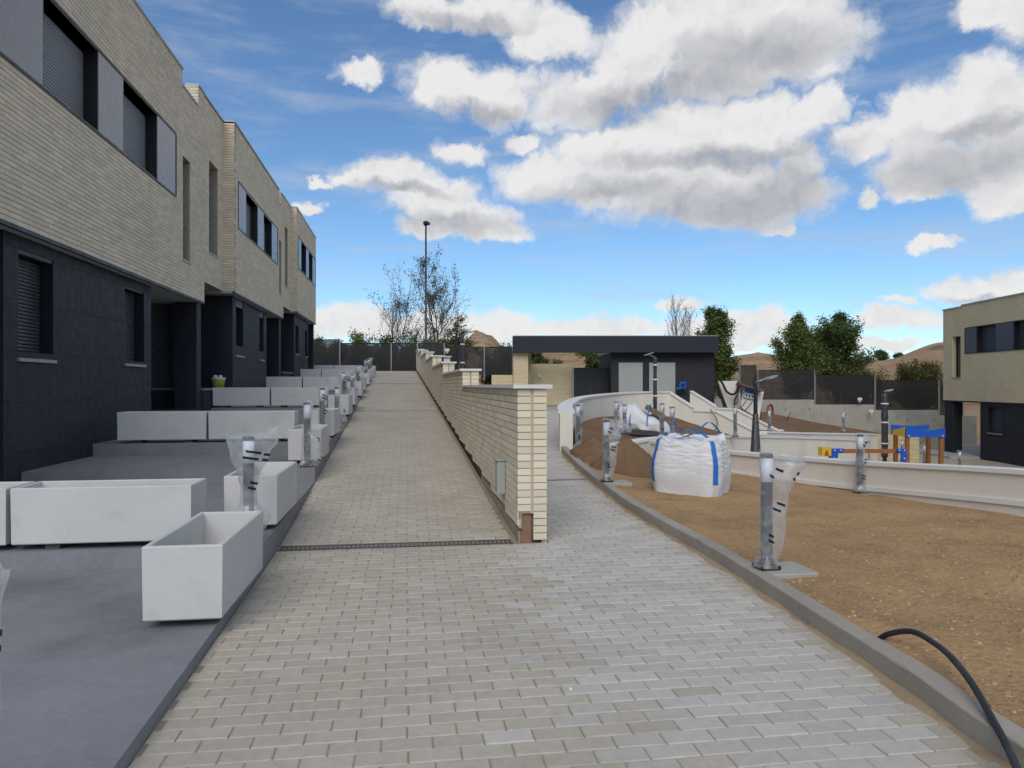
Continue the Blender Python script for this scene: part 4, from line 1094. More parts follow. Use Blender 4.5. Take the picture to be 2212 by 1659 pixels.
# ================================================================== RIGHT-HAND HOUSE
def right_house():
    root = Vector((*LD(19.7, 33.0), -1.7))
    nl_ = Vector((-1, 0.06, 0)).normalized()          # facing, in lateral/forward axes
    n = Vector((nl_.x * cs + nl_.y * sn, nl_.y * cs - nl_.x * sn, 0)); d = Vector((-n.y, n.x, 0))
    t = Thing('terraced_house', 'separate two-storey brick house at the right edge behind the playground', 'house', root)
    o = Vector((root.x, root.y, 0)); zb, zt = 0.72, 4.80
    def s_of(u):                                       # distance along the facade where the sight line u meets it
        r = (u - U0) / FPX; dd = d.x * cs - d.y * sn, d.x * sn + d.y * cs
        return (r * 33.0 - 19.7) / (dd[0] - r * dd[1])
    S = [s_of(u) for u in (2034.5, 2044, 2060, 2078, 2112, 2150, 2190, 2240)]
    cuts = [s_of(2085.5), s_of(2110), s_of(2152), s_of(2190), s_of(2190) + 1.7, s_of(2190) + 2.6]
    slot = (s_of(2057), s_of(2075), 1.75, 3.55)
    op = [(cuts[0], cuts[-1], 2.78, 3.85), slot]
    w = MB(); wall_cells(w, o, d, n, 12.0, zb, zt, op, 0.24); 
    # far brickwork is one coursed surface
    wo = t.part(w, 'wall', FARBRICK)
    strip_window(t, o, d, n, cuts, 2.78, 3.85, False, PANELD, SHUTD); slot_window(t, o, d, n, *slot)
    t.part(slab(o, d, n, -0.03, 1.5, -0.04, 0.30, zt + 0.002, zt + 0.05), 'coping', STEEL); t.part(slab(o, d, n, 1.5, 12.0, -0.04, 0.30, zt + 0.06, zt + 0.11), 'coping', STEEL)
    t.part(slab(o, d, n, 1.5, 12.0, 0.0, 0.24, zt + 0.001, zt + 0.059), 'parapet', FARBRICK)
    t.part(slab(o, d, n, -0.02, 0.22, 0.241, 9, zb, zt), 'gable_wall', FARBRICK)
    t.part(slab(o, d, n, 0.221, 12.0, 0.241, 9, zt - 0.5, zt - 0.3), 'roof', mat('roof_gravel', (0.3, 0.3, 0.29), 0.9))
    t.part(slab(o, d, n, -0.018, 12.0, 0.0, 9, zb - 0.06, zb - 0.003), 'soffit', DARK2)
    sg = s_of(2112)
    t.part(slab(o, d, n, 0.02, s_of(2056), 0.05, 0.45, -1.9, zb - 0.061), 'pier', DARK)
    og = o - n * 0.10
    lw = (sg + 0.55, sg + 1.45, -0.55, 0.55)
    clad(t, og, d, n, 12.0, -1.9, zb - 0.061, [lw], smin=sg); low_window(t, og, d, n, *lw)
    t.part(slab(og, d, n, sg - 0.004, sg + 0.15, 0.013, 5.0, -1.9, zb - 0.062), 'side_wall', DARK)
    t.part(slab(og, d, n, s_of(2056), s_of(2056) + 1.1, 1.6, 1.75, -1.9, zb - 0.062), 'porch_wall', BLACKM)
    t.part(slab(og, d, n, s_of(2056) + 1.1, sg - 0.01, 2.0, 2.1, -1.9, -0.75), 'low_gate', BLACKM)
    t.part(slab(og, d, n, -0.5, sg - 0.006, -1.2, 3.0, -1.9, -1.62), 'porch_floor', mat('porch_paving', (0.40, 0.39, 0.36), 0.85, 0.08, 2))
right_house()

# ================================================================== PLANTERS
def planter_mesh(L, W, H, th=0.032):
    """open-topped trough with chamfered rim; long axis = x, base at z 0"""
    c = 0.006; mb = MB(); x, y = L / 2, W / 2
    def ring(dx, dy, z): return [(-x + dx, -y + dy, z), (x - dx, -y + dy, z), (x - dx, y - dy, z), (-x + dx, y - dy, z)]
    R = [ring(0.012, 0.012, 0), ring(0.004, 0.004, 0.008), ring(0, 0, H - c), ring(c * 0.6, c * 0.6, H), ring(th - c * 0.6, th - c * 0.6, H), ring(th, th, H - c), ring(th + 0.008, th + 0.008, 0.05)]
    mb.tube_rings(R, True, False); return mb
PM_LONG = planter_mesh(1.235, 0.42, 0.41).mesh('trough', PLANT); PM_KERB = planter_mesh(1.10, 0.42, 0.41).mesh('trough', PLANT)
FOOT = MB().box(-0.05, 0.05, -0.16, 0.16, -0.045, 0.0).mesh('foot', mat('foot_block', (0.10, 0.095, 0.09), 0.9, 0.1, 5))
def planter(label, x, y, z, rz, long):
    o = empty('planter', (x, y, z), rz); tag(o, label, 'planter', 'white planters on the terraces')
    mesh_obj('trough', PM_LONG if long else PM_KERB, o, (0, 0, 0.045))
    for s in (-0.36, 0.36): mesh_obj('foot', FOOT, o, (s, 0, 0.045))
    return o
ORD = ['first', 'second', 'third', 'fourth', 'fifth', 'sixth']
ROWY = [5.66, 11.22, 17.02, 22.72, 28.42, 34.02]
for i, y in enumerate(ROWY):
    sh = -0.0156 * (y - 5.66) - (0.06 if i > 1 else 0)
    yc = y + 0.21; z = terz(yc)
    for x, side in ((-3.475 + sh, 'left'), (-2.21 + sh, 'right')):
        planter('long white planter, %s of the pair in the %s cross row counted from the camera' % (side, ORD[i]), x, yc, z, random.gauss(0, 0.004), True)
KY = [(4.17, 0), (6.18, 1), (9.68, 2), (11.75, 3), (15.36, 4), (17.5, 5), (21.0, 6), (23.2, 7), (26.8, 8), (28.95, 9), (32.3, 10), (34.5, 11)]
KL = ['nearest small white planter, open side up, at the edge of the lowest terrace', 'second white planter along the ramp edge, behind the bagged bollard', 'third white planter along the ramp edge, touching the straight bollard',
      'fourth white planter along the ramp edge', 'fifth white planter along the ramp edge, before the cross joint', 'sixth white planter along the ramp edge', 'seventh white planter along the ramp edge', 'eighth white planter along the ramp edge',
      'ninth white planter along the ramp edge', 'tenth white planter along the ramp edge', 'eleventh white planter along the ramp edge', 'last white planter along the ramp edge, next to the fence']
for (y, k) in KY:
    yc = y + 0.55; planter(KL[k], edge_l(yc) - 0.175 if k else -1.215, yc, terz(y + 0.1), PI / 2 + (0.0 if k else 0.0) + random.gauss(0, 0.006), False)

# ================================================================== BOLLARDS in plastic bags
def bollard(label, x, y, z, style, group, flare=0.0, pad=False, hs=1.0, seed=0):
    o = empty('bollard_light', (x, y, z)); tag(o, label, 'bollard', group)
    rnd = random.Random(seed * 13 + 5); r = 0.040; H = 0.81 * hs
    MB().bevbox(-0.075, 0.075, -0.075, 0.075, 0.0, 0.03, 0.008).build('base_plate', RUBBER, o)
    MB().lathe(0, 0, [(r + 0.012, 0.03), (r + 0.012, 0.06), (r, 0.062), (r, H - 0.20)], 18).build('post', POSTG, o)
    MB().lathe(0, 0, [(r + 0.002, H - 0.20), (r + 0.002, H - 0.03)], 18).build('lamp_head', LAMPW, o)
    MB().lathe(0, 0, [(r + 0.004, H - 0.03), (r + 0.004, H - 0.008), (r - 0.004, H)], 18).build('cap', TAPE, o)
    # clear film bag: (height, slack, sideways flare, wobble)
    prof = {'flag': [(0.02, 0.050, 0, 0.6), (0.06, 0.032, 0, 0.5), (0.10, 0.006, 0.05, 0.2), (0.3, 0.004, 0.085, 0.1), (0.5, 0.004, 0.10, 0.12), (0.62, 0.004, 0.15, 0.15), (0.75, 0.005, 0.23, 0.2), (0.80, 0.005, 0.20, 0.25)],
            'funnel': [(0.02, 0.03, 0, 0.4), (0.12, 0.055, 0.02, 0.9), (0.22, 0.07, 0.03, 1.0), (0.30, 0.02, 0, 0.5), (0.42, 0.012, 0, 0.3), (0.50, 0.03, 0.0, 0.3), (0.68, 0.085, 0.02, 0.35), (0.82, 0.12, 0.09, 0.6)],
            'skirt': [(0.02, 0.06, 0.03, 0.5), (0.10, 0.03, 0.12, 0.3), (0.35, 0.02, 0.10, 0.3), (0.45, 0.004, 0.02, 0.15), (0.55, 0.004, 0, 0.1), (0.75, 0.006, 0.03, 0.2), (0.83, 0.012, 0, 0.3)],
            'tight': [(0.02, 0.055, 0.02, 0.7), (0.07, 0.04, 0.02, 0.6), (0.11, 0.008, 0.01, 0.2), (0.4, 0.012, 0.02, 0.3), (0.6, 0.008, 0.01, 0.2), (0.72, 0.012, 0.03, 0.3), (0.83, 0.03, 0.05, 0.5)]}[style]
    def val(zz):
        for p, q in zip(prof, prof[1:]):
            if zz <= q[0]: f = (zz - p[0]) / (q[0] - p[0]); return [lerp(p[k], q[k], smooth(0, 1, f)) for k in (1, 2, 3)]
        return prof[-1][1:]
    def surf(an, zz, out=0.0):
        s, f, w = val(zz); c = max(0.0, math.cos(an - flare)) ** 1.6
        rr = r + 0.005 + s + f * c + w * 0.035 * mn.noise((math.cos(an) * 2.2 + seed, math.sin(an) * 2.2, zz * 9)) * (0.35 + c) + 0.004 * w * mn.noise((math.cos(an) * 7, math.sin(an) * 7 + seed, zz * 30))
        rr = max(rr, r + 0.006) + out
        side = 1.0 - 0.45 * min(1, f / 0.12) * abs(math.sin(an - flare)) * (math.cos(an - flare) > -0.2)
        ca, sa = math.cos(an - flare) * rr, math.sin(an - flare) * max(rr * side, r + 0.006 + out)
        return (ca * math.cos(flare) - sa * math.sin(flare), ca * math.sin(flare) + sa * math.cos(flare), zz * hs + (0.02 * mn.noise((an, seed, 3)) + (-0.035 * c if style == 'flag' else 0.05 * c if style == 'funnel' else 0) if zz > 0.76 else 0))
    N = 36; zs = [0.015 + 0.815 * i / 40 for i in range(41)]
    rings = [[surf(2 * PI * k / N, zz) for k in range(N)] for zz in zs]
    b = MB().tube_rings(rings, False).build('plastic_bag', FILM, o)
    pr = MB()
    base = -PI / 2 - YAW                                     # the side towards the path
    for zz, da in ((0.70, 0.35), (0.655, 0.15), (0.67, 1.25), (0.63, 1.1), (0.46, 0.6), (0.42, 0.45), (0.24, 0.0), (0.20, 0.05)) if style != 'skirt' else ((0.36, 1.2), (0.33, 1.25), (0.12, 1.2), (0.09, 1.1)):
        a0 = base + da + rnd.uniform(-0.5, 0.3) * 0.3; L = 0.75 / (1 + 3 * val(zz)[1] * 6)
        vs = []
        for k in range(7):
            for h in (0.0, 0.018):
                vs.append(surf(a0 + L * k / 6 * 1.6, zz - 0.02 * k / 6 + h, 0.004))
        pr.add(vs, [(2 * k, 2 * k + 2, 2 * k + 3, 2 * k + 1) for k in range(6)])
    pr.build('print', TAPE, b)['kind'] = 'stuff'
    if pad:
        MB().bevbox(-0.05, 0.30, -0.17, 0.17, -0.30, -0.002, 0.008).build('footing', CONC, o)
    return o
GL = 'bagged bollard lights along the ramp terraces'; GR = 'bagged bollard lights in the garden'
bollard('bollard light cut off at the left frame edge in the bottom corner', -1.15, 2.13, terz(2), 'tight', GL, 2.2, seed=1)
bollard('bollard light with plastic bag spread wide like a funnel, beside the second planter', -1.195, 5.72, terz(5.72), 'funnel', GL, 0.2, seed=2)
bollard('straight bollard light with bag bulging low, beside the third planter', -1.245, 9.35, terz(9.35), 'skirt', GL, -0.4, seed=3)
bollard('bollard light standing in front of the fourth ramp-edge planter', -1.30, 11.45, terz(11.45), 'tight', GL, 0.3, seed=4)
bollard('bollard light just left of the fifth ramp-edge planter', -1.375, 14.6, terz(14.6), 'skirt', GL, 0.0, seed=5)
for i, (u, v, y, w) in enumerate(((755, 804, 17.2, 'sixth'), (771.5, 797.6, 20.5, 'seventh'), (780.6, 788.5, 23.0, 'eighth'), (797.8, 776.4, 28.7, 'tenth'), (806, 775, 32.0, 'eleventh'), (812, 773, 34.3, 'last'))):
    x = edge_l(y) - 0.17 - 0.03 * (i < 2); bollard('bagged bollard light standing nearest the %s planter of the ramp edge' % w, x, y, terz(y), ('funnel', 'tight', 'flag', 'tight', 'tight', 'tight')[i], GL, 0.1 * i, seed=7 + i)
def bol_r(label, u, v, d, style, flare, pad, seed, hs=1.0):
    p = at(u, v, d); return bollard(label, p.x, p.y, p.z, style, GR, flare, pad, hs, seed)
bol_r('nearest garden bollard light, plastic bag flaring to the right, at the kerb', 1656, 1227, 5.10, 'flag', -YAW, True, 21)
bol_r('garden bollard light against the low white wall at right', 1858, 1064, 10.05, 'tight', -0.5, True, 22)
bol_r('garden bollard light with ballooning bag between path kerb and soil heap', 1310, 1040, 9.5, 'flag', -YAW - 0.2, True, 23)
bol_r('garden bollard light in front of the rounded end of the curved white wall', 1249, 971, 13.0, 'tight', 0.4, True, 24)
bol_r('bollard light left of the collapsed bulk bag, nearer the path', 1331, 945, 16.2, 'tight', 0.2, False, 25)
bol_r('bollard light touching the left end of the collapsed bulk bag', 1349, 947, 17.3, 'skirt', 0.2, False, 26)
bol_r('bollard light just right of the collapsed bulk bag', 1430, 948, 16.5, 'tight', 2.0, False, 27)
bol_r('bollard light showing above the full bulk bag', 1452, 957, 16.2, 'tight', 1.0, False, 28)
bol_r('bollard light in front of the stepped white stair wall', 1588, 944, 19.2, 'tight', 1.0, False, 29, 1.0)
bol_r('small bollard light on the brown bank right of the lamp post', 1662, 931, 23.6, 'tight', 1.0, False, 30, 0.85)
bol_r('small bollard light on the brown bank in front of the concrete wall', 1822, 933, 24.5, 'tight', 1.0, False, 31, 0.85)
bol_r('bollard light under the blue playground roof', 1949, 997, 27.0, 'tight', 1.0, False, 32)
bol_r('bollard light left of the right-hand playground posts', 1997, 1010, 26.0, 'tight', 1.0, False, 33)
bol_r('bollard light right of the playground frame near the far house', 2073, 1026, 24.5, 'tight', 1.0, False, 34)

# ================================================================== BULK BAGS
def bulk_bag():
    p = at(1494, 1066, 9.35); c = Vector((p.x, p.y, p.z - 0.03)); rot = -YAW + math.radians(62)
    t = Thing('bulk_bag', 'full white bulk bag with blue lifting straps on the soil', 'bag', c)
    def P(x, y, z): return (c.x + x * math.cos(rot) - y * math.sin(rot), c.y + x * math.sin(rot) + y * math.cos(rot), c.z + z)
    N = 144; H = 0.70; hw = 0.425
    def prof(f):                       # f 0..1 up the side, 1..2 across the top
        if f <= 1: return hw * (0.93 + 0.13 * math.sin(PI * min(f * 0.9 + 0.06, 1))), H * f
        g = f - 1; return hw * 1.0 * (1 - g) ** 0.8, H + 0.02 + 0.055 * math.sin(g * 2.2)
    def pt(an, f, out=0.0):
        r, z = prof(f); n = 5.5 if f < 0.6 else lerp(5.5, 3.2, smooth(0.6, 1.3, f))
        ca, sa = math.cos(an), math.sin(an); k = (abs(ca) ** n + abs(sa) ** n) ** (-1 / n)
        corner = smooth(0.80, 1.0, abs(math.sin(2 * an)))
        wr = 0.020 * (0.5 - abs(mn.noise((ca * 2.2, sa * 2.2, z * 20 + 1.5 * ca)))) * smooth(0.30, 0.8, f) * (1 - smooth(1.0, 1.2, f)) + 0.016 * mn.noise((ca * 2, sa * 2, z * 4 + 3)) + 0.006 * mn.noise((ca * 9, sa * 9, z * 50)) * smooth(0.5, 1, f)
        z2 = z + (0.075 * corner * smooth(0.85, 1.0, f) * (1 - smooth(1.0, 1.3, f))) + (0.03 * mn.noise((ca * 3, sa * 3, f * 3)) if f > 1 else 0) + 0.012 * mn.noise((an * 2, 0, 5)) * smooth(0.9, 0.0, f)
        r2 = r * k * (1 - 0.03 * corner * f) + wr + out
        return P(r2 * ca, r2 * sa, max(z2, -0.03))
    fs = [i / 80 for i in range(81)] + [1 + i / 14 for i in range(1, 14)]
    t.part(MB().tube_rings([[pt(2 * PI * k / N, f) for k in range(N)] for f in fs]), 'sack', BAGW)
    for q in range(4):
        an = PI / 4 + q * PI / 2; mb = MB(); rows = []
        w = 0.062
        for i in range(15):
            f = 0.30 + 0.66 * i / 14; rows.append([pt(an - w, f, 0.008), pt(an, f, 0.011), pt(an + w, f, 0.008)])
        t.part(MB().grid(rows), 'strap', STRAP)
        rows = [[pt(an - 0.03, 0.02 + 0.28 * i / 6, 0.006), pt(an + 0.03, 0.02 + 0.28 * i / 6, 0.006)] for i in range(7)]
        t.part(MB().grid(rows), 'seam', STRAPW)
        # lifting loop from this corner over the top
        a = Vector(pt(an, 0.96, 0.008)); nx = an + (-1.15 if q in (0, 2) else 1.0); b = Vector(pt(nx, 1.35, 0.01)); m = (a + b) / 2 + Vector((0, 0, 0.17 if q == 3 else 0.06))
        pts = catmull([tuple(a), tuple(a.lerp(m, 0.55) + Vector((0, 0, 0.055))), tuple(m + Vector((0, 0, 0.02))), tuple(b.lerp(m, 0.4)), tuple(b)], 6)
        sd = Vector((math.cos(rot + an + PI / 2), math.sin(rot + an + PI / 2), 0)) * 0.027
        t.part(MB().grid([[tuple(Vector(v) - sd), tuple(Vector(v) + sd)] for v in pts]), 'lifting_loop', STRAP)
bulk_bag()
def collapsed_bag():
    p = at(1392, 937, 19.0); c = Vector((p.x, p.y, p.z - 0.05)); rot = -YAW - 0.25
    t = Thing('bulk_bag', 'collapsed white bulk bag lying open beside the curved wall', 'bag', c)
    N, M = 72, 36; rings = []
    for i in range(M + 1):
        f = i / M; x = lerp(-0.85, 0.78, f)
        hh = interp(f, [(0, 0.15), (0.10, 0.78), (0.35, 0.84), (0.6, 0.56), (0.85, 0.40), (1.0, 0.06)]); ww = interp(f, [(0, 0.15), (0.2, 0.46), (0.6, 0.5), (1, 0.2)])
        ring = []
        for k in range(N):
            an = 2 * PI * k / N; ca, sa = math.cos(an), math.sin(an)
            kk = (abs(ca) ** 3 + abs(sa) ** 3) ** (-1 / 3)
            y = ww * kk * ca; z = hh * (0.5 + 0.5 * kk * sa)
            q = 0.05 * mn.noise((x * 4, y * 4, z * 4)) + 0.02 * mn.noise((x * 12, y * 12, z * 12))
            X = x + q * 0.6; Y = y + q; Z = max(z + q, -0.02)
            ring.append((c.x + X * math.cos(rot) - Y * math.sin(rot), c.y + X * math.sin(rot) + Y * math.cos(rot), c.z + Z))
        rings.append(ring)
    t.part(MB().tube_rings(rings), 'sack', BAGW)
    def L(x, y, z): return (c.x + x * math.cos(rot) - y * math.sin(rot), c.y + x * math.sin(rot) + y * math.cos(rot), c.z + z)
    t.part(MB().grid([[L(0.02 + 0.06 * k, -0.30 - 0.012 * k, 0.70 - 0.035 * k + 0.02), L(0.04 + 0.062 * k, 0.30, 0.82 - 0.035 * k)] for k in range(9)]), 'mouth_shade', SOILD)  # dark sheet over the closed sack, standing for shade inside its opening
    for x in (-0.32, 0.12): t.part(MB().tube(catmull([L(x, -0.42, 0.10), L(x - 0.02, -0.50, 0.35), L(x + 0.01, -0.36, 0.68), L(x + 0.03, -0.1, 0.82), L(x + 0.06, 0.0, 0.66)], 6), 0.016, 6), 'strap', STRAP)
    t.part(MB().tube(catmull([L(0.70, -0.2, 0.02), L(0.74, -0.25, 0.3), L(0.78, -0.2, 0.45), L(0.80, -0.15, 0.2)], 6), 0.02, 6), 'lifting_loop', STRAP)
collapsed_bag()
for i, (ua, va, ub, vb, d) in enumerate(((1330, 935, 1442, 941, 17.6), (1332, 930, 1438, 938, 17.9), (1335, 938, 1450, 944, 17.3))):
    a, b = at(ua, va, d), at(ub, vb, d - 0.3); m = (a + b) / 2 + Vector((0, 0, 0.02))
    o = MB().tube(catmull([tuple(a), tuple(m), tuple(b)], 6), 0.045, 10).build('black_pipe', RUBBER)
    tag(o, ('upper black plastic pipe lying at the foot of the collapsed bag', 'rear black plastic pipe under the collapsed bag', 'lower black plastic pipe nearest the white curved wall')[i], 'pipe', 'black pipes')
# heap of dark soil
def heap():
    p = at(1345, 1030, 11.2); cx, cy = p.x, p.y; rows = []
    for i in range(110):
        row = []
        for j in range(110):
            la, dd = -1.5 + 3.0 * j / 109, -1.3 + 3.4 * i / 109
            x = cx + la * cs + dd * sn; y = cy + dd * cs - la * sn
            r1 = math.hypot((la - 0.10) / 0.62, dd / 0.75); r2 = math.hypot((la + 0.28) / 0.5, (dd - 1.4) / 0.9)
            h = 0.54 * max(0, 1 - r1) ** 0.85 * (1 if r1 < 1 else 0) ; h = max(h, 0.42 * max(0, 1 - r2) ** 0.9)
            h += 0.05 * mn.noise((x * 2.6, y * 2.6, 0)) + 0.028 * mn.noise((x * 8, y * 8, 1)) + 0.014 * mn.noise((x * 21, y * 21, 3))
            g = soil_z(x, y); edge = max(0, 1 - min(r1, r2))
            row.append((x, y, g - 0.05 + h * 1.0 + (0.03 if edge > 0 else -0.05)))
        rows.append(row)
    t = MB().grid(rows).build('soil_heap', SOILD); tag(t, 'heap of dark brown soil left of the full bulk bag', 'soil heap')
    mb = MB()
    for r_ in rows[5:-5:2]:
        for (x, y, z) in r_[5:-5:2]:
            if random.random() < 0.16: pebble(mb, x + random.uniform(-.02, .02), y + random.uniform(-.02, .02), z, 0.006 + 0.02 * random.random() ** 3)
    tag(mb.build('clods', SOILD, t), kind='stuff')
heap()

# ================================================================== HOSE, BUCKET, LITTLE THINGS
pts = [atz(1888, 1392, 0.03), at(1901.5, 1379, 3.78), at(1925, 1368, 3.72), at(1970, 1364, 3.62), at(2015, 1387, 3.45), at(2055, 1420, 3.25), at(2100, 1477, 3.0), at(2140, 1547, 2.78), at(2175, 1612, 2.6), at(2215, 1700, 2.35)]
o = MB().tube(catmull([tuple(p) for p in pts], 8), 0.0145, 12).build('black_hose', RUBBER); tag(o, 'black hose arching out of the soil over the kerb, bottom right', 'hose')
bx_, by_, bz_ = -4.46, 18.05, 1.33
t = Thing('bucket', 'yellow paint bucket with white rags on the dark doorstep', 'bucket', (bx_, by_, bz_))
t.part(MB().lathe(bx_, by_, [(0.125, bz_), (0.150, bz_ + 0.20), (0.150, bz_ + 0.205), (0.142, bz_ + 0.205), (0.12, bz_ + 0.02)], 24), 'tub', BUCKY)
t.part(MB().lathe(bx_, by_, [(0.151, bz_ + 0.19), (0.160, bz_ + 0.205), (0.160, bz_ + 0.25), (0.150, bz_ + 0.25), (0.148, bz_ + 0.2)], 24), 'rim', mat('bucket_rim', (0.55, 0.56, 0.42), 0.5))
for dx, dy in ((-0.06, -0.05), (0.03, 0.06)): t.part(MB().bevbox(bx_ + dx - 0.04, bx_ + dx + 0.04, by_ + dy - 0.04, by_ + dy + 0.05, bz_ + 0.18, bz_ + 0.31, 0.02), 'rag', BAGW)
p = atz(1232, 1489, 0.0); mb = MB(); pebble(mb, p.x, p.y, 0.002, 0.012); o = mb.build('stone_chip', COPE); tag(o, 'small pale stone chip lying on the pavers', 'stone')
p = atz(1296, 1324, 0.0)
# green hose hanging over the stair wall
q = [at(1535, 884, 23.0), at(1541, 893, 22.9), at(1549, 908, 22.88), at(1549, 922, 22.85), at(1540, 931, 22.8)]
o = MB().tube(catmull([tuple(v) for v in q], 6), 0.02, 8).build('garden_hose', mat('hose_green', (0.20, 0.23, 0.16), 0.5)); tag(o, 'thin greenish hose hanging down the white stair wall', 'hose')
# white cabinet on the ramp wall top, small cone etc.
def cam_box(t, u0, u1, v0, v1, d, depth, name, m, parent=None, bev=0.0):
    a, b = (u0 - U0) / FPX * d, (u1 - U0) / FPX * d; z0, z1 = hz(v1, d), hz(v0, d)
    p = Vector((cs, -sn, 0)) * a + Vector((sn, cs, 0)) * d + Vector((0, 0, z0))
    return t.part(MB().obox(p, Vector((cs, -sn, 0)) * (b - a), Vector((sn, cs, 0)) * depth, (0, 0, z1 - z0)), name, m, parent)
t = Thing('electric_cabinet', 'white utility cabinet standing behind the ramp wall', 'cabinet', at(965, 815, 30))
b_ = at(957, 840, 31); 
A = [at(956, 793, 30), at(972, 793, 30), at(971, 771, 30), at(959, 771, 30)]
fw = Vector((sn, cs, 0)) * 0.4
mb = MB(); vs = [v + Vector((0, 0, -1.6)) * (i < 2) for i, v in enumerate(A)]; mb.add(vs + [v + fw for v in vs], [(0, 1, 2, 3), (7, 6, 5, 4), (0, 4, 5, 1), (1, 5, 6, 2), (2, 6, 7, 3), (3, 7, 4, 0)]); t.part(mb, 'housing', COPE)
cam_box(t, 956, 974, 769, 771, 29.9, 0.6, 'lid', COPE)
cam_box(t, 964, 965, 780, 784, 29.95, 0.05, 'lock', BLACKM)
# lights clipped to the fences and the concrete wall
for u, v, d, lab in ((966, 757, 38.2, 'small white floodlight on the fence near the lamp posts'), (1858, 863, 37.8, 'small white floodlight on the middle fence panel'), (1882, 889, 37.7, 'small white lamp on the concrete wall below the fence step')):
    t = Thing('wall_light', lab, 'light', at(u, v, d), 'small outdoor lights')
    cam_box(t, u - 4.5, u + 4.5, v - 4, v + 2, d - 0.12, 0.08, 'head', COPE); cam_box(t, u - 1.5, u + 1.5, v + 2, v + 6, d - 0.08, 0.2, 'bracket', COPE)

# ================================================================== LAMP POSTS
def lamp_post(label, u, vtop, d, zbase, wrapped, cone=0.9, arm=0.35, r=0.045, head=True, lean=0.0):
    top = at(u, vtop, d); x, y = top.x, top.y; H = top.z - zbase
    t = Thing('lamp_post', label, 'lamp', (x, y, zbase), 'garden lamp posts')
    t.part(MB().lathe(x, y, [(0.21 if cone > 2 else 0.13, zbase), (0.205 if cone > 2 else 0.125, zbase + 0.05), (0.06, zbase + cone), (r + 0.004, zbase + cone + 0.02)], 12), 'base_cone', WRAP)
    n = 22; rings = []
    for i in range(n + 1):
        z = zbase + cone + (H - cone) * i / n
        rr = r + (0.022 * max(0, mn.noise((x, y, z * 5))) + 0.02 * abs(mn.noise((x, z * 2.3, y))) if wrapped else 0)
        rings.append([(x + rr * math.cos(2 * PI * k / 10) * (1 + (0.25 * mn.noise((k, z * 4, x)) if wrapped else 0)), y + rr * math.sin(2 * PI * k / 10), z) for k in range(10)])
    t.part(MB().tube_rings(rings), 'post', WRAP if wrapped else BLACKM)
    if wrapped:
        for f in (0.35, 0.62, 0.86):
            z = zbase + H * f; t.part(MB().lathe(x, y, [(r + 0.028, z), (r + 0.03, z + 0.05)], 12), 'tape_band', COPE)
    if head:
        ex = Vector((cs, -sn, 0)); a = Vector((x, y, top.z)); b = a + ex * arm + Vector((0, 0, 0.10))
        t.part(MB().tube([a, b], [0.02, 0.014], 8), 'arm', GALV)
        hd = MB(); c = b + ex * 0.05; rows = []
        for z, rr in ((-0.02, 0.10), (0.0, 0.16), (0.02, 0.15), (0.03, 0.02)): rows.append([(c.x + rr * math.cos(2 * PI * k / 18) * 1.0, c.y + rr * math.sin(2 * PI * k / 18), c.z + z + 0.3 * rr * math.cos(2 * PI * k / 18)) for k in range(18)])
        hd.tube_rings(rows); t.part(hd, 'head', GALV)
    return t
lamp_post('dark lamp post with tapered base standing behind the full bulk bag', 1632, 826, 16.0, -1.7, False, 2.45, 0.28)
lamp_post('lamp post wrapped in black plastic and white tape behind the playground beam', 1911, 850, 26.0, -1.7, True, 0.5, 0.1, 0.10)
lamp_post('black wrapped lamp post in front of the curved wall by the white doors', 1415, 772, 23.2, 0.35, True, 0.3, -0.25, 0.055)
lamp_post('nearer slim lamp post rising behind the ramp wall, before the tan hill', 999, 722, 28.0, 0.4, True, 0.9, 0.35, 0.06)
lamp_post('farther slim lamp post rising behind the ramp wall', 986, 709, 34.0, 0.5, False, 0.9, 0.30, 0.06)
def street_light():
    p = at(920, 488, 42.0); x, y, zt = p; zb = 1.0
    t = Thing('street_light', 'tall grey street light pole with small box head beyond the fence', 'street light', (x, y, zb))
    t.part(MB().lathe(x, y, [(0.11, zb), (0.105, zb + 1.0), (0.075, zb + 1.05), (0.05, zt)], 14), 'pole', GALV if False else POSTG)
    t.part(MB().lathe(x, y, [(0.05, zt), (0.13, zt + 0.05), (0.17, zt + 0.16), (0.15, zt + 0.26), (0.05, zt + 0.29)], 12), 'head', BLACKM)
    t.part(MB().box(x - 0.02, x + 0.25, y - 0.06, y + 0.06, zt + 0.06, zt + 0.20), 'lens', POSTG)
street_light()
def mast():
    p = at(807, 722, 300); x, y, zt = p; zb = -5
    t = Thing('lattice_mast', 'distant thin lattice mast beyond the fence', 'mast', (x, y, zb))
    for dx, dy in ((-1.2, -1.2), (1.2, -1.2), (1.2, 1.2), (-1.2, 1.2)): t.part(MB().tube([(x + dx, y + dy, zb), (x + dx * 0.25, y + dy * 0.25, zt)], 0.14, 4), 'leg', GALV)
    for k in range(9):
        z = lerp(zb + 8, zt, k / 8); w = 1.2 * lerp(1, 0.25, (z - zb) / (zt - zb))
        t.part(MB().tube([(x - w, y - w, z), (x + w, y - w, z + 1.5)], 0.09, 4), 'brace', GALV)
mast()

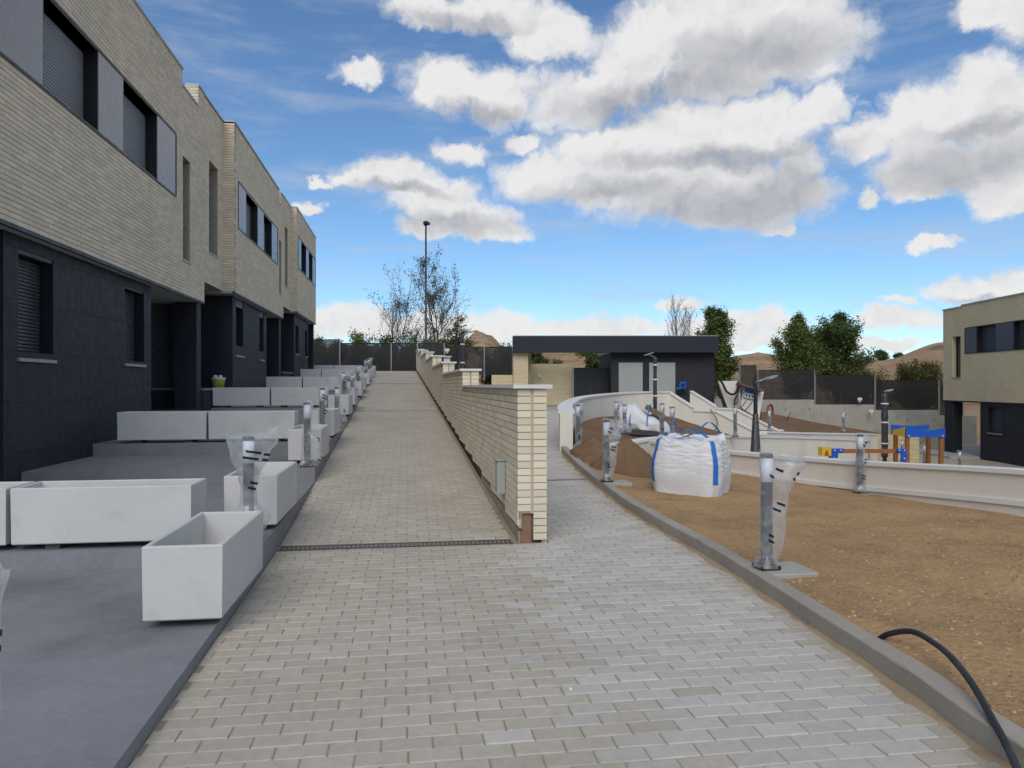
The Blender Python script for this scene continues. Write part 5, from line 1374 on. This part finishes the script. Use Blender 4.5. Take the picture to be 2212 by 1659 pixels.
# ================================================================== PLAYGROUND
def playset():
    root = at(1985, 1040, 24.5); t = Thing('play_frame', 'wooden play frame with blue roof boards and yellow gables', 'playground', (root.x, root.y, -1.7))
    ex, ef = Vector((cs, -sn, 0)), Vector((sn, cs, 0))
    F = {}
    for nm, u, d in (('fl', 1959.5, 24.0), ('fr', 2032.5, 24.0), ('bl', 1934.7, 24.7), ('br', 2005, 24.7)):
        p = at(u, 940, d); F[nm] = Vector((p.x, p.y, 0))
        zt = hz(927, d); t.part(MB().bevbox(p.x - 0.06, p.x + 0.06, p.y - 0.06, p.y + 0.06, -1.75, zt, 0.015), 'post', WOOD)
    def board(a, b, zl, zh, m, name, off, wave):
        dv = b - a; n = 14; nrm = Vector((dv.y, -dv.x, 0)).normalized() * off; th = nrm.normalized() * 0.03; rows = []
        for i in range(n + 1):
            f = i / n; p = a + dv * f + nrm; top = zh + wave(f)
            rows.append([tuple(p + Vector((0, 0, zl))), tuple(p + th + Vector((0, 0, zl))), tuple(p + th + Vector((0, 0, top))), tuple(p + Vector((0, 0, top)))])
        return t.part(MB().tube_rings(rows, True, False), name, m)
    dz = hz(944, 24); tp = hz(923, 24)
    ov = (F['fr'] - F['fl']).normalized() * 0.09
    bd = board(F['fl'] - ov, F['fr'] + ov, dz, tp, BLUE, 'roof_board', 0.07, lambda f: -0.07 * math.sin(PI * f) ** 2 - 0.02 * (f > 0.5))
    for q in (F['fl'], F['fr']): t.part(MB().tube([q - ef * 0.105 + Vector((0, 0, dz + 0.05)), q - ef * 0.12 + Vector((0, 0, dz + 0.05))], 0.022, 10), 'bolt_cap', COPE)
    board(F['bl'] - ov, F['br'] + ov, dz + 0.05, tp + 0.05, BLUE, 'roof_board', -0.10, lambda f: -0.05 * math.sin(PI * f))
    # gable boards, pitched towards the front
    for a, b in (('bl', 'fl'), ('br', 'fr')):
        p, q = F[a], F[b]; n_ = Vector((-(q - p).y, (q - p).x, 0)).normalized() * (0.075 if True else 0) * -1
        mb = MB(); v = [p + n_ + Vector((0, 0, dz + 0.03)), q + n_ + Vector((0, 0, dz)), q + n_ + Vector((0, 0, tp - 0.0)), p + n_ + Vector((0, 0, tp - 0.14))]
        th = n_.normalized() * 0.03
        mb.add([*v, *[w + th for w in v]], [(0, 1, 2, 3), (7, 6, 5, 4), (0, 4, 5, 1), (1, 5, 6, 2), (2, 6, 7, 3), (3, 7, 4, 0)]); t.part(mb, 'gable_board', YELL)
    # crossing beam with hanging rods
    t2 = Thing('balance_bridge', 'brown climbing beam with blue brackets and yellow end box', 'playground', (*LD(9.9, 22.5), -1.7))
    z0, z1 = hz(979, 22.6), hz(970.5, 22.6)
    cam_box(t2, 1774, 1957, 970.5, 979, 22.6, 0.12, 'beam', WOOD)
    for a, b in ((1797, 1824), (1940, 1958)):
        pass
    def bracket(u0, u1, flip):
        d = 22.5; P = [(u0, 969), (u1, 969), (u1, 976), (lerp(u0, u1, 0.55), 977), (lerp(u0, u1, 0.45), 997), (u0, 997)] if not flip else [(u0, 969), (u1, 969), (u1, 997), (lerp(u0, u1, 0.5), 997), (lerp(u0, u1, 0.42), 977), (u0, 976)]
        v = [at(a, b, d) for a, b in P]; n = len(v); off = Vector((sn, cs, 0)) * 0.06
        t2.part(MB().add([*v, *[w + off for w in v]], [tuple(range(n))[::-1], tuple(range(n, 2 * n))] + [(i, (i + 1) % n, n + (i + 1) % n, n + i) for i in range(n)]), 'bracket', BLUE)
        for a, b in ((0.25, 972.5), (0.75, 972.5), (0.75 if flip else 0.2, 990)): 
            q = at(lerp(u0, u1, a), b, d - 0.005); t2.part(MB().tube([q, q - Vector((sn, cs, 0)) * 0.015], 0.02, 10), 'bolt_cap', COPE)
    bracket(1797, 1823, False); bracket(1938, 1959, True)
    cam_box(t2, 1776, 1796, 967, 985, 22.4, 0.3, 'end_box', YELL)
    q = [at(1786, 971, 22.38), at(1781, 984, 22.38), at(1791, 984, 22.38)]; t2.part(MB().add([*q, *[w - Vector((sn, cs, 0)) * 0.01 for w in q]], [(0, 1, 2), (3, 5, 4), (0, 3, 4, 1), (1, 4, 5, 2), (2, 5, 3, 0)]), 'emblem', RED)
    for u in (1795, 1955):
        p = at(u, 975, 22.7); t2.part(MB().bevbox(p.x - 0.06, p.x + 0.06, p.y - 0.06, p.y + 0.06, -1.75, z1, 0.015), 'post', WOOD)
    for u in (1850, 1877, 1931, 1958 - 27 + 15):
        a = at(u, 978, 22.65); t2.part(MB().tube([a, a - Vector((0, 0, 0.55))], 0.012, 6), 'hanging_rod', BLACKM)
playset()

# ================================================================== SITE ELECTRICS beside the gate building
def power_board():
    t = Thing('power_board', 'makeshift power board with blue socket box under a small brown roof', 'power board', at(1615, 910, 31.0))
    d = 31.0; ex, ef = Vector((cs, -sn, 0)), Vector((sn, cs, 0))
    def quad(P, dd, th, name, m, parent=None):
        v = [at(a, b, dd) for a, b in P]; n = len(v); off = ef * th
        return t.part(MB().add([*v, *[w + off for w in v]], [tuple(range(n))[::-1], tuple(range(n, 2 * n))] + [(i, (i + 1) % n, n + (i + 1) % n, n + i) for i in range(n)]), name, m, parent)
    quad([(1606, 836), (1650, 846), (1640, 905), (1600, 880)], d, 0.06, 'back_board', COPE)
    quad([(1601, 828), (1652, 842), (1650, 846), (1600, 832)], d - 0.5, 0.7, 'roof', mat('brown_tin', (0.14, 0.09, 0.065), 0.7))
    sb = quad([(1608, 838), (1638, 846), (1638, 865), (1607, 858)], d - 0.12, 0.1, 'socket_box', mat('socket_grey', (0.5, 0.52, 0.54), 0.5))
    quad([(1609, 839), (1637, 847), (1637, 853), (1609, 847)], d - 0.14, 0.018, 'blue_cover', BLUE, sb)
    for k in range(4): quad([(1611 + 6.5 * k, 851 + 1.6 * k), (1614 + 6.5 * k, 852 + 1.6 * k), (1614 + 6.5 * k, 856 + 1.6 * k), (1611 + 6.5 * k, 855 + 1.6 * k)], d - 0.14, 0.018, 'socket', BLACKM, sb)
    for P in ([(1612, 866), (1600, 880), (1580, 890), (1572, 893)], [(1625, 868), (1612, 884), (1600, 892), (1585, 897)], [(1600, 832), (1594, 850), (1592, 870), (1580, 886)]):
        t.part(MB().tube(catmull([tuple(at(a, b, d - 0.2 - 0.1 * i)) for i, (a, b) in enumerate(P)], 6), 0.018, 6), 'cable', RUBBER)
    t.part(MB().tube([at(1604, 840, d + 0.1), at(1602, 925, d + 0.1)], 0.05, 6), 'leg', WOOD); t.part(MB().tube([at(1645, 850, d + 0.1), at(1640, 915, d + 0.1)], 0.05, 6), 'leg', WOOD)
    t2 = Thing('white_board', 'large white board leaning by the gate building with hoses draped over it', 'board', at(1580, 900, 31.8)); t_ = t
    def quad2(P, dd, th, name, m):
        v = [at(a, b, dd) for a, b in P]; n = len(v); off = ef * th
        return t2.part(MB().add([*v, *[w + off for w in v]], [tuple(range(n))[::-1], tuple(range(n, 2 * n))] + [(i, (i + 1) % n, n + (i + 1) % n, n + i) for i in range(n)]), name, m)
    quad2([(1552, 823), (1595, 823), (1606, 905), (1572, 900)], 32.0, 0.12, 'board', WHITE)
    quad2([(1545, 820), (1549, 820), (1575, 890), (1568, 890)], 31.8, 0.15, 'dark_beam', BLACKM)
    for P, r in (([(1556, 822), (1562, 830), (1570, 846), (1583, 852), (1592, 844), (1594, 826)], 0.05), ([(1594, 822), (1596, 845), (1588, 862), (1586, 880)], 0.035)):
        t2.part(MB().tube(catmull([tuple(at(a, b, 31.7)) for a, b in P], 6), r, 8), 'draped_hose', RUBBER)
    t3 = Thing('hose_reel', 'bright blue wall hose reel on the dark gate building', 'hose reel', at(1475, 838, 32.7)); c = at(1473, 832, 32.6)
    t3.part(MB().tube([c, c - ef * 0.22], 0.16, 20), 'drum', BLUE); t3.part(MB().tube([c - ef * 0.221, c - ef * 0.26], 0.075, 16), 'hub', BLACKM)
    cam_box(t3, 1477, 1482, 824, 841, 32.45, 0.4, 'bracket', BLUE); cam_box(t3, 1464, 1471, 836, 841, 32.4, 0.2, 'outlet', BLUE)
    t4 = Thing('pipe_coil', 'coil of rusty red pipe hung on the concrete wall', 'coil', at(1663, 887, 37.7)); c = at(1663, 887, 37.8)
    for k in range(3): t4.part(MB().tube([c + (ex * math.cos(2 * PI * i / 16) * 0.14 + Vector((0, 0, 1)) * math.sin(2 * PI * i / 16) * (0.28 + 0.03 * k)) - ef * 0.05 * k for i in range(17)], 0.03, 6), 'coil_turn', RED)
    t5 = Thing('rebar_rod', 'thin rod sticking out of the brown bank', 'rod', at(1700, 905, 34)); t5.part(MB().tube([at(1698, 912, 34), at(1708, 890, 34)], 0.02, 5), 'rod', BLACKM)
power_board()

# ================================================================== TREES
def tree(name, label, base, H, leafm, barkm, seed, spread=0.25, dens=1.0, leaf=0.06, levels=3, trunk_r=0.09, up=0.75, start=0.25, nmain=22, outline=None, group='trees beyond the fence', cat='tree', stems=1, twiggy=0, clump=9):
    """tapered trunk, ascending limbs and twigs; leaves hang in clumps along the twigs. outline(f) = crown half-width at height fraction f"""
    rnd = random.Random(seed); t = Thing(name, label, cat, base, group); B = Vector(base)
    wood, lf = MB(), MB()
    outline = outline or (lambda f: spread * H * math.sin(PI * min(1, max(0.02, (1 - f) * 0.9 + 0.05))) ** 0.7)
    def leaf_at(p, s):
        a = rnd.uniform(0, 2 * PI); tilt = rnd.uniform(-1, 1)
        u = Vector((math.cos(a), math.sin(a), tilt * 0.6)).normalized(); w = u.cross(Vector((rnd.gauss(0, 1), rnd.gauss(0, 1), rnd.gauss(0, 1)))).normalized()
        s *= rnd.uniform(0.6, 1.3)
        lf.add([p - u * s * 0.6, p + w * s * 0.42, p + u * s * 0.7, p - w * s * 0.42], [(0, 1, 2, 3)])
    def clumpf(p, n, rad):
        for _ in range(n):
            leaf_at(p + Vector((rnd.gauss(0, rad), rnd.gauss(0, rad), rnd.gauss(0, rad * 0.9))), leaf)
    def twig(p, d, L, r, lev):
        pts = [p]; q = p.copy(); dd = d.copy(); n = 4
        for i in range(n):
            dd = (dd + Vector((rnd.gauss(0, 0.13), rnd.gauss(0, 0.13), up * 0.10 + rnd.gauss(0, 0.08)))).normalized(); q = q + dd * L / n; pts.append(q.copy())
        wood.tube(pts, [lerp(r, r * 0.35, i / n) for i in range(n + 1)], 4 if lev else 5, False)
        if lev == 0 or L < 0.25:
            for i in range(1, n + 1):
                if rnd.random() < dens: clumpf(pts[i], rnd.randint(clump // 2, clump), 0.05 + leaf * 0.9)
            return
        k = rnd.randint(3, 5)
        for i in range(k):
            f = rnd.uniform(0.25, 1.0); j = min(int(f * n), n - 1); s = pts[j].lerp(pts[j + 1], f * n - j)
            a = rnd.uniform(0, 2 * PI); o = dd.orthogonal().normalized(); o2 = dd.cross(o)
            nd = (dd * 0.8 + (o * math.cos(a) + o2 * math.sin(a)) * 0.65 + Vector((0, 0, up * 0.35))).normalized()
            twig(s, nd, L * rnd.uniform(0.38, 0.6), r * 0.5, lev - 1)
        for i in range(1, n + 1):
            if rnd.random() < dens * 0.6: clumpf(pts[i], rnd.randint(2, clump // 2 + 1), 0.07 + leaf)
    for sidx in range(stems):
        off = Vector((rnd.gauss(0, 0.12), rnd.gauss(0, 0.12), 0)) * (stems > 1); hh = H * (1 if sidx == 0 else rnd.uniform(0.7, 0.92)); ln = Vector((rnd.gauss(0, 0.06), rnd.gauss(0, 0.06), 0)) * (1 if stems == 1 else 2.2)
        n = 9; tp = [B + off + ln * hh * (i / n) ** 1.3 + Vector((rnd.gauss(0, 0.03), rnd.gauss(0, 0.03), 0)) * (i > 0) + Vector((0, 0, hh * i / n)) for i in range(n + 1)]
        wood.tube(tp, [lerp(trunk_r, 0.012, (i / n) ** 0.8) for i in range(n + 1)], 8)
        for k in range(nmain // stems):
            f = start + (0.98 - start) * (k + rnd.random()) / (nmain // stems); j = min(int(f * n), n - 1); s = tp[j].lerp(tp[j + 1], f * n - j)
            a = k * 2.4 + rnd.uniform(-0.5, 0.5); w = outline(f) * rnd.uniform(0.7, 1.15)
            d = Vector((math.cos(a), math.sin(a), up + 0.35 * f)).normalized(); L = w / max(0.35, math.hypot(d.x, d.y))
            twig(s, d, max(L, 0.25), trunk_r * 0.33 * (1 - 0.6 * f) + 0.006, levels - 1 if L > 0.7 else max(levels - 2, 0))
        if dens > 0.3: clumpf(tp[-1], 10, 0.12)
    t.part(wood, 'trunk', barkm)
    if lf.V: t.part(lf, 'crown', leafm, None)
    return t
def tb(u, d, z): x, y = LD((u - U0) / FPX * d, d); return (x, y, z)
tree('young_poplar', 'tall sparse-leaved tree right of the tall street light', tb(950, 46, 0.8), (hz(547, 46) - 0.8) * 0.95, LEAF_SPR, BARK, 3, dens=0.62, leaf=0.075, nmain=34, start=0.22, trunk_r=0.10, up=1.1, levels=3, clump=5,
     outline=lambda f: 1.75 * math.sin(PI * min(0.97, 0.12 + 0.86 * f)) ** 0.8 * (1.0 if f < 0.7 else 0.85), stems=2)
tree('young_poplar', 'nearly bare leaning tree left of the tall street light', tb(862, 47, 0.9), hz(606, 47) - 0.9, LEAF_SPR, BARKP, 11, dens=0.45, leaf=0.075, nmain=22, start=0.3, trunk_r=0.07, up=1.0, levels=3, clump=4,
     outline=lambda f: 1.8 * math.sin(PI * min(0.97, 0.15 + 0.8 * f)) ** 0.8, stems=3)
tree('bare_sapling', 'thin leafless sapling at the left of the sparse trees', tb(845, 46, 0.9), hz(640, 46) - 0.9, LEAF_SPR, BARKP, 17, dens=0.05, leaf=0.06, nmain=16, start=0.3, trunk_r=0.05, up=1.0, levels=3, clump=3, outline=lambda f: 1.2 * math.sin(PI * min(0.97, 0.2 + 0.75 * f)), stems=2)
tree('olive_shrub', 'olive green bush behind the lamp posts near the tan hill', tb(978, 43, 1.0), (hz(694, 43) - 1.0) * 0.88, LEAF_OLV, BARK, 5, dens=1.0, leaf=0.075, nmain=26, start=0.1, trunk_r=0.05, up=0.7, levels=3, clump=9, outline=lambda f: 0.85 * math.sin(PI * min(0.95, 0.2 + 0.75 * f)) ** 0.6, cat='bush', group='bushes beyond the fence', stems=3)
tree('hedge_shrub', 'low scrub at the foot of the tall street light', tb(905, 43.5, 1.0), (hz(712, 43) - 1.0) * 0.85, LEAF_SPR, BARK, 6, dens=0.3, leaf=0.07, nmain=30, start=0.1, trunk_r=0.04, up=0.9, levels=3, clump=6, outline=lambda f: 1.2 * math.sin(PI * min(0.95, 0.25 + 0.7 * f)) ** 0.6, cat='bush', group='bushes beyond the fence', stems=4)
tree('pale_shrub', 'pale-leaved bush above the left fence panel', tb(762, 42, 1.2), (hz(712, 42) - 1.2) * 0.92, LEAF_PAL, BARK, 8, dens=0.9, leaf=0.10, nmain=20, start=0.3, trunk_r=0.04, up=0.5, levels=2, clump=8, outline=lambda f: 0.85 * math.sin(PI * min(0.95, 0.2 + 0.75 * f)) ** 0.6, cat='bush', group='bushes beyond the fence', stems=3)
tree('hedge_shrub', 'dark bush behind the fence panel next to the left house', tb(705, 41, 1.2), (hz(736, 41) - 1.2) * 0.85, LEAF_DRK, BARK, 9, dens=1.0, leaf=0.08, nmain=24, start=0.05, trunk_r=0.04, up=0.6, levels=3, clump=9, outline=lambda f: 0.9 * math.sin(PI * min(0.95, 0.3 + 0.65 * f)) ** 0.5, cat='bush', group='bushes beyond the fence', stems=4)
tree('bare_tree', 'leafless pale tree behind the gate building roof', tb(1466, 44, 0.0), hz(654, 44) - 0.0, LEAF_SPR, BARKP, 21, dens=0.06, leaf=0.06, nmain=30, start=0.35, trunk_r=0.07, up=1.3, levels=3, clump=3, outline=lambda f: 1.15 * math.sin(PI * min(0.97, 0.25 + 0.7 * f)) ** 0.7, stems=3)
tree('poplar_tree', 'full green poplar right of the gate building', tb(1560, 41.5, -0.3), (hz(655, 41.5) + 0.3) * 0.92, LEAF_POP, BARK, 31, dens=1.0, leaf=0.10, nmain=52, start=0.06, trunk_r=0.11, up=1.2, levels=3, clump=9,
     outline=lambda f: 0.98 * (interp(f, [(0, 0.7), (0.25, 0.95), (0.5, 0.95), (0.75, 0.6), (1.0, 0.16)])))
tree('poplar_tree', 'left of the two dense green trees above the mesh fence', tb(1722, 47, -0.6), (hz(674, 47) + 0.6) * 0.97, LEAF_POP, BARK, 41, dens=1.0, leaf=0.11, nmain=66, start=0.05, trunk_r=0.12, up=1.1, levels=3, clump=10,
     outline=lambda f: interp(f, [(0, 1.4), (0.3, 1.4), (0.5, 1.05), (0.75, 0.42), (1.0, 0.06)]))
tree('poplar_tree', 'right and darker of the two dense green trees above the mesh fence', tb(1806, 48, -0.6), (hz(669, 48) + 0.6) * 0.95, LEAF_DRK, BARK, 43, dens=1.0, leaf=0.11, nmain=84, start=0.05, trunk_r=0.13, up=1.05, levels=3, clump=10,
     outline=lambda f: interp(f, [(0, 1.6), (0.3, 1.7), (0.55, 1.25), (0.8, 0.5), (1.0, 0.07)]), stems=2)
tree('olive_shrub', 'yellow-green thicket behind the fence left of the right-hand house', tb(1985, 46, -1.0), (hz(784, 46) + 1.0)*0.72, LEAF_OLV, BARK, 51, dens=0.9, leaf=0.09, nmain=60, start=0.1, trunk_r=0.06, up=0.8, levels=3, clump=10, outline=lambda f: 1.3 * math.sin(PI * min(0.95, 0.3 + 0.62 * f)) ** 0.5, cat='bush', group='bushes beyond the fence', stems=4)
tree('olive_shrub', 'dry low bush between the dense trees and the brown hill', tb(1870, 45, -1.0), (hz(794, 45) + 1.0)*0.75, LEAF_OLV, BARK, 52, dens=0.6, leaf=0.08, nmain=40, start=0.1, trunk_r=0.05, up=0.6, levels=3, clump=7, outline=lambda f: 1.3 * math.sin(PI * min(0.95, 0.3 + 0.62 * f)) ** 0.5, cat='bush', group='bushes beyond the fence', stems=4)
tree('hedge_shrub', 'green bush seen through the gap above the black gates', tb(1305, 44, 0.2), hz(765, 44) - 0.2, LEAF_POP, BARK, 53, dens=1.0, leaf=0.10, nmain=24, start=0.1, trunk_r=0.05, up=0.6, levels=3, clump=10, outline=lambda f: 0.8, cat='bush', group='bushes beyond the fence', stems=2)
tree('hedge_shrub', 'round dark bush seen through the gap left of the gates', tb(1172, 60, -1.0), hz(762, 60) + 1.0, LEAF_DRK, BARK, 54, dens=1.0, leaf=0.13, nmain=26, start=0.1, trunk_r=0.05, up=0.5, levels=3, clump=10, outline=lambda f: 1.1 * math.sin(PI * min(0.95, 0.3 + 0.62 * f)) ** 0.5, cat='bush', group='bushes beyond the fence', stems=2)
for i, (u, v, lab) in enumerate(((800, 752, 'dark scrub behind the second fence panel, left of the bare sapling'), (858, 756, 'dark scrub behind the fence under the nearly bare tree'), (930, 752, 'dark scrub behind the fence right of the street light pole'), (1080, 790, 'dark scrub behind the fence panel touching the gate building'))):
    tree('hedge_shrub', lab, tb(u, 41.5, 0.6), (hz(v, 41.5) - 0.6) * 0.82, LEAF_DRK, BARK, 60 + i, dens=1.0, leaf=0.085, nmain=34, start=0.02, trunk_r=0.04, up=0.5, levels=3, clump=10, outline=lambda f: 1.1, cat='bush', group='bushes beyond the fence', stems=4)
for u, v, d, h, lab in ((1906, 776, 215, 1.7, 'larger dark tree on the crest of the brown hill'), (1942, 772, 225, 0.9, 'smaller dark tree on the crest of the brown hill')):
    p = at(u, v, d); tree('hill_tree', lab, (p.x, p.y, p.z - 1.2), h + 1.0, LEAF_DRK, BARK, int(u), dens=1.0, leaf=0.30, nmain=36, start=0.25, trunk_r=0.25, up=0.4, levels=2, clump=14, outline=lambda f, h=h: h * 0.85 * math.sin(PI * min(0.95, 0.2 + 0.72 * f)) ** 0.5, group='trees on the brown hill')
